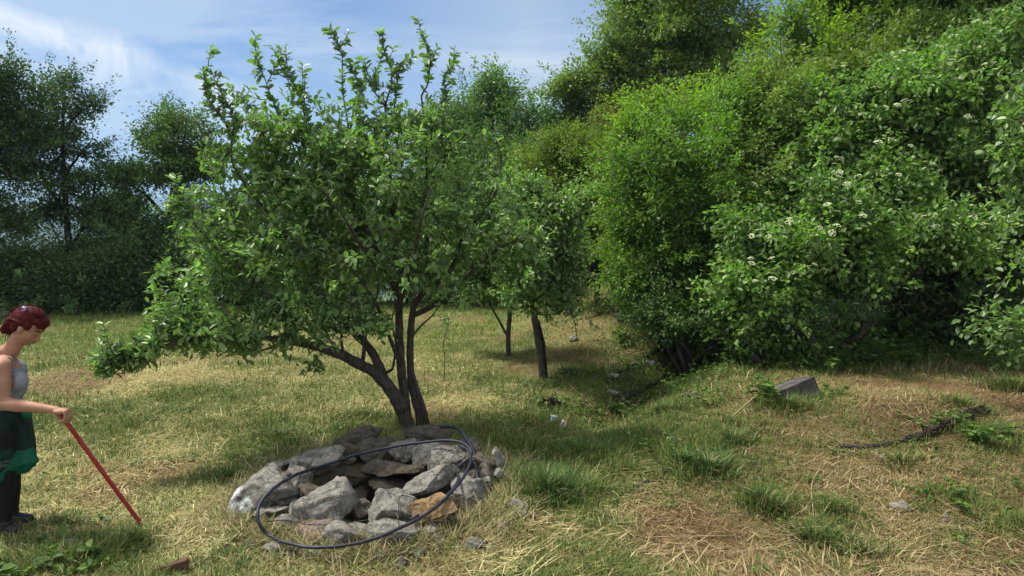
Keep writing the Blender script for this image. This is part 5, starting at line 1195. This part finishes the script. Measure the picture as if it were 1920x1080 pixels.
def fuse(bm, voxel, smooth_it=6, fac=.5):
    """union of overlapping shapes as ONE continuous surface"""
    me = bpy.data.meshes.new('tmp'); bm.to_mesh(me); bm.free(); o = bpy.data.objects.new('tmp', me); COL.objects.link(o)
    r = o.modifiers.new('r', 'REMESH'); r.mode = 'VOXEL'; r.voxel_size = voxel; r.use_smooth_shade = True
    s = o.modifiers.new('s', 'SMOOTH'); s.iterations = smooth_it; s.factor = fac
    dg = bpy.context.evaluated_depsgraph_get(); dg.update(); res = bpy.data.meshes.new_from_object(o.evaluated_get(dg))
    bpy.data.objects.remove(o); bpy.data.meshes.remove(me); return res
def person():
    PY = float(G(12, 992)[1])
    def q(u, v, dy=0.0): return Vector(P(u, v, PY + dy))
    root = empty('person', G(12, 992), 'red haired woman in grey tank top and dark green skirt looking down at the grass', 'person')
    gz = float(G(12, 992)[2])
    bm = bmesh.new()
    fd = Vector((math.cos(rad(38)), 0, -math.sin(rad(38)))); up = Vector((math.sin(rad(38)), 0, math.cos(rad(38)))); sd_ = Vector((0, 1, 0))
    hc = q(53, 614); Bh = Matrix((fd, sd_, up)).transposed()
    def h(f, s, u_): return hc + fd * f + sd_ * s + up * u_
    # skull, face, jaw
    ellip(bm, h(-.012, 0, .035), (.098, .076, .092), basis=Bh); ellip(bm, h(.028, 0, -.025), (.066, .062, .088), basis=Bh)
    ellip(bm, h(.036, 0, -.085), (.040, .040, .030), basis=Bh); ellip(bm, h(.058, 0, -.098), (.019, .021, .017), basis=Bh)
    for s in (-1, 1):
        ellip(bm, h(.052, s * .032, -.028), (.030, .026, .028), basis=Bh)           # cheek
        ellip(bm, h(.076, s * .030, .024), (.014, .026, .009), basis=Bh)            # brow ridge
        ellip(bm, h(.074, s * .030, .004), (.013, .016, .010), basis=Bh)            # lowered eyelid
        ellip(bm, h(-.002, s * .074, -.012), (.017, .007, .030), basis=Bh); ellip(bm, h(-.006, s * .078, .000), (.016, .006, .018), basis=Bh)   # ear
    capsule(bm, h(.083, 0, .012), .007, h(.106, 0, -.026), .011); ellip(bm, h(.104, 0, -.030), (.012, .013, .010), basis=Bh)
    for s in (-1, 1): ellip(bm, h(.094, s * .011, -.034), (.010, .007, .007), basis=Bh)
    ellip(bm, h(.086, 0, -.056), (.012, .021, .0065), basis=Bh); ellip(bm, h(.083, 0, -.068), (.011, .018, .0065), basis=Bh)
    # neck, torso
    capsule(bm, q(36, 632), .052, q(14, 668), .056); capsule(bm, q(12, 660), .055, q(8, 690), .085)
    ellip(bm, q(10, 700), (.105, .155, .105)); ellip(bm, q(10, 728), (.110, .150, .11)); ellip(bm, q(8, 764), (.105, .132, .11)); ellip(bm, q(4, 806), (.13, .150, .13))
    for s in (-1, 1): ellip(bm, q(31, 715, s * .068), (.066, .064, .066))
    S, E, Wr = q(4, 688, -.165), q(6, 757, -.22), q(92, 767, -.22)
    capsule(bm, q(6, 680, -.10), .055, S, .056); capsule(bm, S, .054, (S + E) / 2, .048); capsule(bm, (S + E) / 2, .048, E, .042)
    capsule(bm, E, .043, E.lerp(Wr, .35), .044); capsule(bm, E.lerp(Wr, .3), .044, Wr, .027)
    S2, E2, W2 = q(8, 688, .165), q(-2, 745, .24), q(22, 800, .27)
    capsule(bm, q(6, 680, .10), .055, S2, .055); capsule(bm, S2, .052, E2, .041); capsule(bm, E2, .042, W2, .026)
    arm = [(S, E, .085), (E, Wr, .07), (S2, E2, .08), (E2, W2, .07)]
    # right hand: palm over the top of the pole, four fingers and the thumb closed round it
    capsule(bm, Wr, .027, q(106, 769, -.22), .026); ellip(bm, q(112, 771, -.22), (.040, .040, .021), rot=(0, rad(12), 0)); ellip(bm, q(119, 770, -.22), (.030, .040, .018), rot=(0, rad(15), 0))
    for k, (du, ln) in enumerate([(0, 1.0), (-3, 1.06), (-7, 1.0), (-12, .84)]):
        dy = -.185 - k * .021
        a, b_, c_, d_ = q(128 + du * .5, 768 + k, dy), q(134 + du, 779 + k, dy), q(130 + du, 779 + 12 * ln + k * .4, dy - .002), q(121 + du, 781 + 12 * ln, dy - .003)
        capsule(bm, a, .0105, b_, .0098); capsule(bm, b_, .0098, c_, .0088); capsule(bm, c_, .0088, d_, .0075)
    t0, t1, t2 = q(106, 774, -.185), q(113, 784, -.170), q(121, 792, -.180); capsule(bm, t0, .014, t1, .0115); capsule(bm, t1, .0115, t2, .0085)
    # left hand, hanging behind the skirt
    ellip(bm, q(26, 812, .27), (.018, .034, .045), rot=(0, rad(-15), 0))
    for k in range(4): capsule(bm, q(27, 822, .245 + k * .018), .009, q(31, 838 - abs(k - 1), .248 + k * .017), .0085); capsule(bm, q(31, 838 - abs(k - 1), .248 + k * .017), .0085, q(29, 850 - 2 * abs(k - 1), .248 + k * .016), .007)
    capsule(bm, q(26, 808, .245), .011, q(35, 826, .235), .009)
    # legs and feet
    for dy, kx, ax, tx in ((-.09, 11, 8, 38), (.09, 20, 22, 62)):
        hp, kn = q(5, 818, dy), q(kx, 895, dy); an = q(ax, 972, dy); an.z = max(an.z, gz + .08)
        capsule(bm, hp, .085, kn, .058); capsule(bm, kn, .056, kn.lerp(an, .35), .055); capsule(bm, kn.lerp(an, .3), .055, an, .036)
        toe = Vector((q(tx, 990, dy)[0] - .03, an.y, gz + .035)); capsule(bm, Vector((an.x - .04, an.y, gz + .045)), .036, toe, .026); capsule(bm, an, .036, Vector((an.x, an.y, gz + .05)), .036)
    me = fuse(bm, .0052, 5, .5); me.name = 'body'
    m, t = pmat('skin'); tc = t.n('ShaderNodeTexCoord'); n = t.n('ShaderNodeTexNoise', i={'Vector': tc.outputs['Object'], 'Scale': 9, 'Detail': 4})
    c = t.ramp(n.outputs[0], [(.3, (.33, .165, .105)), (.7, (.43, .235, .155))]); b = t.n('ShaderNodeBsdfPrincipled', i={'Base Color': c, 'Roughness': .62, 'Specular IOR Level': .25, 'Subsurface Weight': .12, 'Subsurface Radius': (.02, .008, .004), 'Subsurface Scale': .5})
    out(t, b.outputs[0]); me.materials.clear(); me.materials.append(m)
    N = len(me.vertices); V = np.zeros(N * 3, np.float32); me.vertices.foreach_get('co', V); V = V.reshape(-1, 3); Nn = np.zeros(N * 3, np.float32); me.vertices.foreach_get('normal', Nn); Nn = Nn.reshape(-1, 3)
    T3 = [tuple(p.vertices) for p in me.polygons]; T3 = np.array([p for p in T3 if len(p) == 4])
    me.polygons.foreach_set('use_smooth', np.ones(len(me.polygons), bool))
    armd = np.full(N, 9.0)
    for a, b_, r in arm:
        a, b_ = np.array(a), np.array(b_); ab = b_ - a; tt = np.clip(((V - a) @ ab) / (ab @ ab), 0, 1); armd = np.minimum(armd, np.linalg.norm(V - (a + tt[:, None] * ab), axis=1) - r * .8)
    add('body', me, root)
    def shell(name, mask, off, mat, ease=None):
        f = T3[mask[T3].all(1)]; used = np.unique(f); mp = np.full(N, -1); mp[used] = np.arange(len(used)); nv = len(used); f2 = mp[f]
        o_ = V[used] + Nn[used] * off; i_ = V[used] + Nn[used] * .001
        if ease is not None: o_ = o_ + ease(V[used], Nn[used])
        e = np.vstack([f2[:, [0, 1]], f2[:, [1, 2]], f2[:, [2, 3]], f2[:, [3, 0]]]); es = np.sort(e, 1); _, inv, cnt = np.unique(es, axis=0, return_inverse=True, return_counts=True); be = e[cnt[inv.ravel()] == 1]
        rim = np.stack([be[:, 1], be[:, 0], be[:, 0] + nv, be[:, 1] + nv], 1)
        add(name, np_mesh(name, np.vstack([o_, i_]), [f2, f2[:, ::-1] + nv, rim], mat, None, True), root)
    x0 = q(10, 700)[0]
    zt = lambda v_: q(10, v_)[2]
    yy = np.abs(V[:, 1] - PY)
    # neckline: deep in front, straps over the shoulders
    strapz = zt(664)
    top = (V[:, 2] > zt(772)) & (V[:, 2] < strapz) & (armd > .004)
    fr = V[:, 0] - x0
    neckline = zt(690) + .10 * np.clip(yy / .10, 0, 1) ** 2.2 * 1.4
    top &= (fr < .24) & (V[:, 2] < np.where(fr > .0, neckline, zt(678) + .3 * yy)) & ((V[:, 2] < zt(702)) | (yy < .125))
    cl = plain('grey_jersey', (.25, .265, .30), .85, .15, .12, 40, .15)
    shell('tank_top', top, .007, cl)
    leg = plain('black_leggings', (.010, .010, .012), .8, .2, .2, 30)
    shell('leggings', (V[:, 2] < zt(800)) & (V[:, 2] > gz + .07) & (armd > .005), .006, leg)
    shell('shoes', (V[:, 2] < gz + .105), .012, plain('black_shoe', (.014, .014, .017), .5, .4, .2, 30))
    # hair
    hb = bmesh.new()
    ellip(hb, h(-.030, 0, .052), (.100, .088, .088), basis=Bh); ellip(hb, h(.042, 0, .088), (.058, .066, .034), basis=Bh); ellip(hb, h(.072, 0, .070), (.026, .052, .022), basis=Bh)
    ellip(hb, h(-.075, 0, .045), (.060, .070, .075), basis=Bh); ellip(hb, h(-.10, 0, -.01), (.045, .055, .060), basis=Bh); ellip(hb, h(-.085, 0, -.065), (.040, .046, .060), basis=Bh)
    ellip(hb, h(-.01, 0, .125), (.060, .050, .026), basis=Bh)
    for s in (-1, 1): ellip(hb, h(.018, s * .064, .038), (.030, .016, .034), basis=Bh); ellip(hb, h(-.045, s * .066, -.012), (.030, .018, .040), basis=Bh)
    rg = random.Random(5)
    for k in range(46):       # combed locks lying over the cap
        s = rg.uniform(-1, 1); u0 = rg.uniform(.0, .09)
        p0 = h(.085 - .05 * abs(s) + rg.uniform(-.01, .01), s * .06, .070 - .02 * abs(s)); p1 = h(.02 + rg.uniform(-.02, .02), s * .080, .105 - .055 * s * s); p2 = h(-.07, s * .086, .085 - .06 * abs(s)); p3 = h(-.125 + rg.uniform(-.015, .01), s * .05, .0 + rg.uniform(-.03, .03)); p4 = h(-.11 + rg.uniform(-.03, .02), s * .035, -.10 - rg.uniform(0, .03))
        pts = spline([p0, p1, p2, p3, p4], 4)
        for a, b_ in zip(pts, pts[1:]): capsule(hb, a, .0075, b_, .0070, 6)
    hm_ = fuse(hb, .004, 2, .4); m, t = pmat('dyed_red_hair'); tc = t.n('ShaderNodeTexCoord'); mp_ = t.n('ShaderNodeMapping', i={0: tc.outputs['Object'], 'Rotation': (0, rad(20), 0), 'Scale': (12, 90, 60)})
    n = t.n('ShaderNodeTexNoise', i={'Vector': mp_.outputs[0], 'Scale': 1.6, 'Detail': 5}); c = t.ramp(n.outputs[0], [(.3, (.018, .003, .003)), (.55, (.075, .009, .009)), (.8, (.20, .032, .022))])
    bp = t.n('ShaderNodeBump', i={'Height': n.outputs[0], 'Strength': .7, 'Distance': .004}); b = t.n('ShaderNodeBsdfPrincipled', i={'Base Color': c, 'Roughness': .78, 'Specular IOR Level': .15, 'Normal': bp.outputs[0]}); out(t, b.outputs[0])
    hm_.materials.clear(); hm_.materials.append(m); add('hair', hm_, root)
    sp_, sr_ = [], []; rn = np.random.default_rng(12)
    for k in range(90):
        s = rn.uniform(-1, 1); th = rn.uniform(-.4, 3.0); a = h(-.03 + .105 * math.cos(th), s * .07, .045 + .095 * math.sin(th) * (1 - .25 * s * s)); tg_ = Vector((-math.sin(th), 0, math.cos(th)))
        b_ = a + (fd * (-math.sin(th)) + up * math.cos(th)) * rn.uniform(.02, .05) + up * rn.uniform(.0, .018) + Vector(rn.normal(0, .006, 3)); c_ = b_ + (b_ - a) * .7 + Vector((0, 0, -.022)) + Vector(rn.normal(0, .006, 3)); sp_.append(spline([a, b_, c_], 3)); sr_.append(.0011)
    for k in range(70):
        s = rn.uniform(-1, 1); a = h(-.10 + rn.uniform(-.03, .02), s * .04, -.05 + rn.uniform(-.03, .05)); b_ = a + Vector((-.012, s * .01, -.03)) + Vector(rn.normal(0, .008, 3)); c_ = b_ + Vector((-.008 + rn.normal(0, .012), s * .01, -.045)); sp_.append(spline([a, b_, c_], 3)); sr_.append(.0014)
    v_, f_ = tubes(sp_, sr_, 3); ob_ = add('loose_hair', np_mesh('loose_hair', v_, f_, m, None, True), root); ob_['kind'] = 'stuff'
    cb = bmesh.new(); cc = q(45, 577, -.055)
    ellip(cb, cc, (.016, .009, .011)); 
    for k in (-1, 0, 1): capsule(cb, cc + Vector((k * .009, -.002, -.004)), .0035, cc + Vector((k * .010, -.006, -.022)), .0022, 8)
    me = bpy.data.meshes.new('hair_clip'); cb.to_mesh(me); cb.free(); me.materials.append(plain('lilac_plastic', (.50, .40, .75), .3, .5, .05)); add('hair_clip', me, root)
    # lips, eyebrow
    lb = bmesh.new(); ellip(lb, h(.0915, 0, -.057), (.010, .019, .0055), basis=Bh); ellip(lb, h(.0885, 0, -.068), (.009, .016, .0055), basis=Bh)
    me = bpy.data.meshes.new('lips'); lb.to_mesh(me); lb.free(); me.materials.append(plain('lips', (.30, .10, .085), .45, .4, .05)); add('lips', me, root)
    for s in (-1, 1):
        lb = bmesh.new(); pts = spline([h(.088, s * .014, .030), h(.085, s * .032, .036), h(.070, s * .052, .030)], 4)
        for a, b_ in zip(pts, pts[1:]): capsule(lb, a, .0028, b_, .0026, 6)
        me = bpy.data.meshes.new('eyebrow'); lb.to_mesh(me); lb.free(); me.materials.append(plain('eyebrow', (.035, .015, .012), .8, .1)); add('eyebrow', me, root)
        lb = bmesh.new(); pts = spline([h(.086, s * .018, .000), h(.084, s * .031, -.005), h(.072, s * .045, -.001)], 4)
        for a, b_ in zip(pts, pts[1:]): capsule(lb, a, .0022, b_, .0020, 6)
        me = bpy.data.meshes.new('eyelashes'); lb.to_mesh(me); lb.free(); me.materials.append(plain('lashes', (.02, .012, .01), .8, .1)); add('eyelashes', me, root)
    nb = [q(30, 668, -.06), q(33, 672, -.03), q(34, 674, 0), q(33, 672, .03), q(30, 668, .06)]
    v_, f_ = tubes([spline([np.array(a) for a in nb], 5)], [.0018], 5); add('necklace', np_mesh('necklace', v_, f_, plain('silver', (.5, .5, .5), .3, .6, .05), None, True), root)
    # skirt: dark printed wrap with a bright green lining that shows at the hem and the front edge
    def skirt(name, rows, mat, hemf, thick, op=0.0, fold=.018, ph=0, pw=0):
        na = 120; rows = np.array(rows, float); tt = np.linspace(0, 1, 40); R = np.stack([np.interp(tt, np.linspace(0, 1, len(rows)), rows[:, k]) for k in range(5)], -1); out_ = []
        for off in (0, thick):
            X_ = []
            for j_, (v_, cxp, rf, rb, ry) in enumerate(R):
                f = tt[j_]; A = np.linspace(op * f ** 2.2 + 1e-4, 2 * math.pi - op * f ** 2.2 - 1e-4, na); ca, sa = np.cos(A), np.sin(A); rx = np.where(ca > 0, rf if not pw else rb + (rf - rb) * np.clip(ca, 0, 1) ** pw, rb); fo = fold * f * (np.sin(A * 7 + ph + 2 * f) + .6 * np.sin(A * 11 + 1.3 + ph))
                zz = zt(v_) + (hemf(ca) * f ** 2)
                X_.append(np.stack([q(cxp, v_)[0] + (rx + fo - off) * ca, PY + (ry + fo - off) * sa, zz + 0 * ca], -1))
            out_.append(np.array(X_))
        m_ = 40; Vv = np.vstack([o_.reshape(-1, 3) for o_ in out_]); i_ = np.arange(m_ - 1)[:, None] * na; j_ = np.arange(na - 1)[None]
        qd = np.stack([i_ + j_, i_ + na + j_, i_ + na + j_ + 1, i_ + j_ + 1], -1).reshape(-1, 4); n1 = m_ * na
        jj = np.arange(na - 1); hem = np.stack([(m_ - 1) * na + jj, n1 + (m_ - 1) * na + jj, n1 + (m_ - 1) * na + jj + 1, (m_ - 1) * na + jj + 1], -1)
        add(name, np_mesh(name, Vv, [qd, qd[:, ::-1] + n1, hem], mat, None, True), root)
    m, t = pmat('dark_printed_cotton'); tc = t.n('ShaderNodeTexCoord'); sp = t.n('ShaderNodeSeparateXYZ', i={0: tc.outputs['Object']}); n = t.n('ShaderNodeTexNoise', i={'Vector': tc.outputs['Object'], 'Scale': 14, 'Detail': 4}); n2 = t.n('ShaderNodeTexNoise', i={'Vector': tc.outputs['Object'], 'Scale': 70, 'Detail': 3})
    c = t.ramp(n.outputs[0], [(.35, (.006, .012, .012)), (.65, (.010, .034, .028))])
    zb = zt(856) - root.location.z; band = t.math('LESS_THAN', t.math('ABSOLUTE', t.math('ADD', t.math('SUBTRACT', sp.outputs[2], zb), t.math('MULTIPLY', t.math('SUBTRACT', n.outputs[0], .5), .03))), .022)
    c = t.mix(t.math('MULTIPLY', band, t.ramp(n2.outputs[0], [(.4, (0,) * 3), (.6, (.8,) * 3)])), c, (.12, .13, .15))
    b = t.n('ShaderNodeBsdfPrincipled', i={'Base Color': c, 'Roughness': .8, 'Specular IOR Level': .2}); out(t, b.outputs[0])
    gm = plain('green_lining', (.012, .17, .095), .55, .3, .15, 20, trans=.45)
    hf = lambda ca: np.clip(ca - .35, 0, 1) * .05
    skirt('skirt', [(762, 8, .128, .13, .150), (785, 8, .143, .15, .185), (815, 6, .160, .165, .205), (845, 6, .178, .17, .215), (866, 6, .172, .172, .218), (880, 6, .155, .175, .22)], m, hf, .003, op=.0, fold=.022)
    skirt('skirt_lining', [(764, 8, .120, .12, .145), (785, 8, .135, .14, .177), (808, 6, .150, .155, .192), (832, 6, .165, .158, .192), (852, 6, .200, .160, .196), (868, 6, .226, .162, .198), (874, 6, .20, .163, .20), (889, 6, .150, .165, .208)], gm, lambda ca: np.clip(ca - .5, 0, 1) * .03, .002, fold=.022, ph=0, pw=4)
    v_, f_ = ICO[4][0] * np.array([.038, .012, .034]), ICO[4][1]; v_ = v_ * (1 + .25 * (fbm3(v_ * 30, 1, 2, 3) - .5))[:, None] + np.array(q(50, 777, -.03)); add('waist_knot', np_mesh('waist_knot', v_, [f_], gm, None, True), root)
    # pole
    a, b_ = q(112, 774, -.222), G(266, 987); b_ = Vector(b_); b_.z += .01
    d = (b_ - a).normalized(); pts = np.array([a - d * .012, a.lerp(b_, .33) + Vector((0, 0, -.004)), a.lerp(b_, .66) + Vector((0, 0, -.003)), b_])
    v_, f_ = tubes([spline(pts, 8)], [.0145], 12); m, t = pmat('worn_red_paint'); tc = t.n('ShaderNodeTexCoord'); n = t.n('ShaderNodeTexNoise', i={'Vector': tc.outputs['Object'], 'Scale': 35, 'Detail': 6, 'Roughness': .7})
    c = t.ramp(n.outputs[0], [(.30, (.10, .03, .02)), (.40, (.24, .018, .016)), (.55, (.38, .030, .028)), (.68, (.30, .05, .04)), (.74, (.34, .20, .14))]); b = t.n('ShaderNodeBsdfPrincipled', i={'Base Color': c, 'Roughness': .5, 'Specular IOR Level': .4}); out(t, b.outputs[0])
    tag(add('pole', np_mesh('pole', v_, f_, m, None, True), origin=b_), 'thin red pole held by the woman, its tip in the grass', 'pole')
person()

# ------------------------------------------------------------------ air between here and the far hills
def haze():
    bm = bmesh.new(); bmesh.ops.create_cube(bm, size=1); me = bpy.data.meshes.new('haze'); bm.to_mesh(me); bm.free()
    me.transform(Matrix.Translation((0, 4600, 100)) @ Matrix.Diagonal((12800, 9700, 480, 1)))
    m = bpy.data.materials.new('air'); m.use_nodes = True; t = NT(m.node_tree)
    pv = t.n('ShaderNodeVolumePrincipled', i={'Color': (.50, .74, 1.0, 1), 'Density': .00028, 'Anisotropy': .2}); o = t.n('ShaderNodeOutputMaterial'); t.l(pv.outputs[0], o.inputs[1])
    me.materials.append(m); tag(link(bpy.data.objects.new('haze', me)), kind='stuff')
haze()
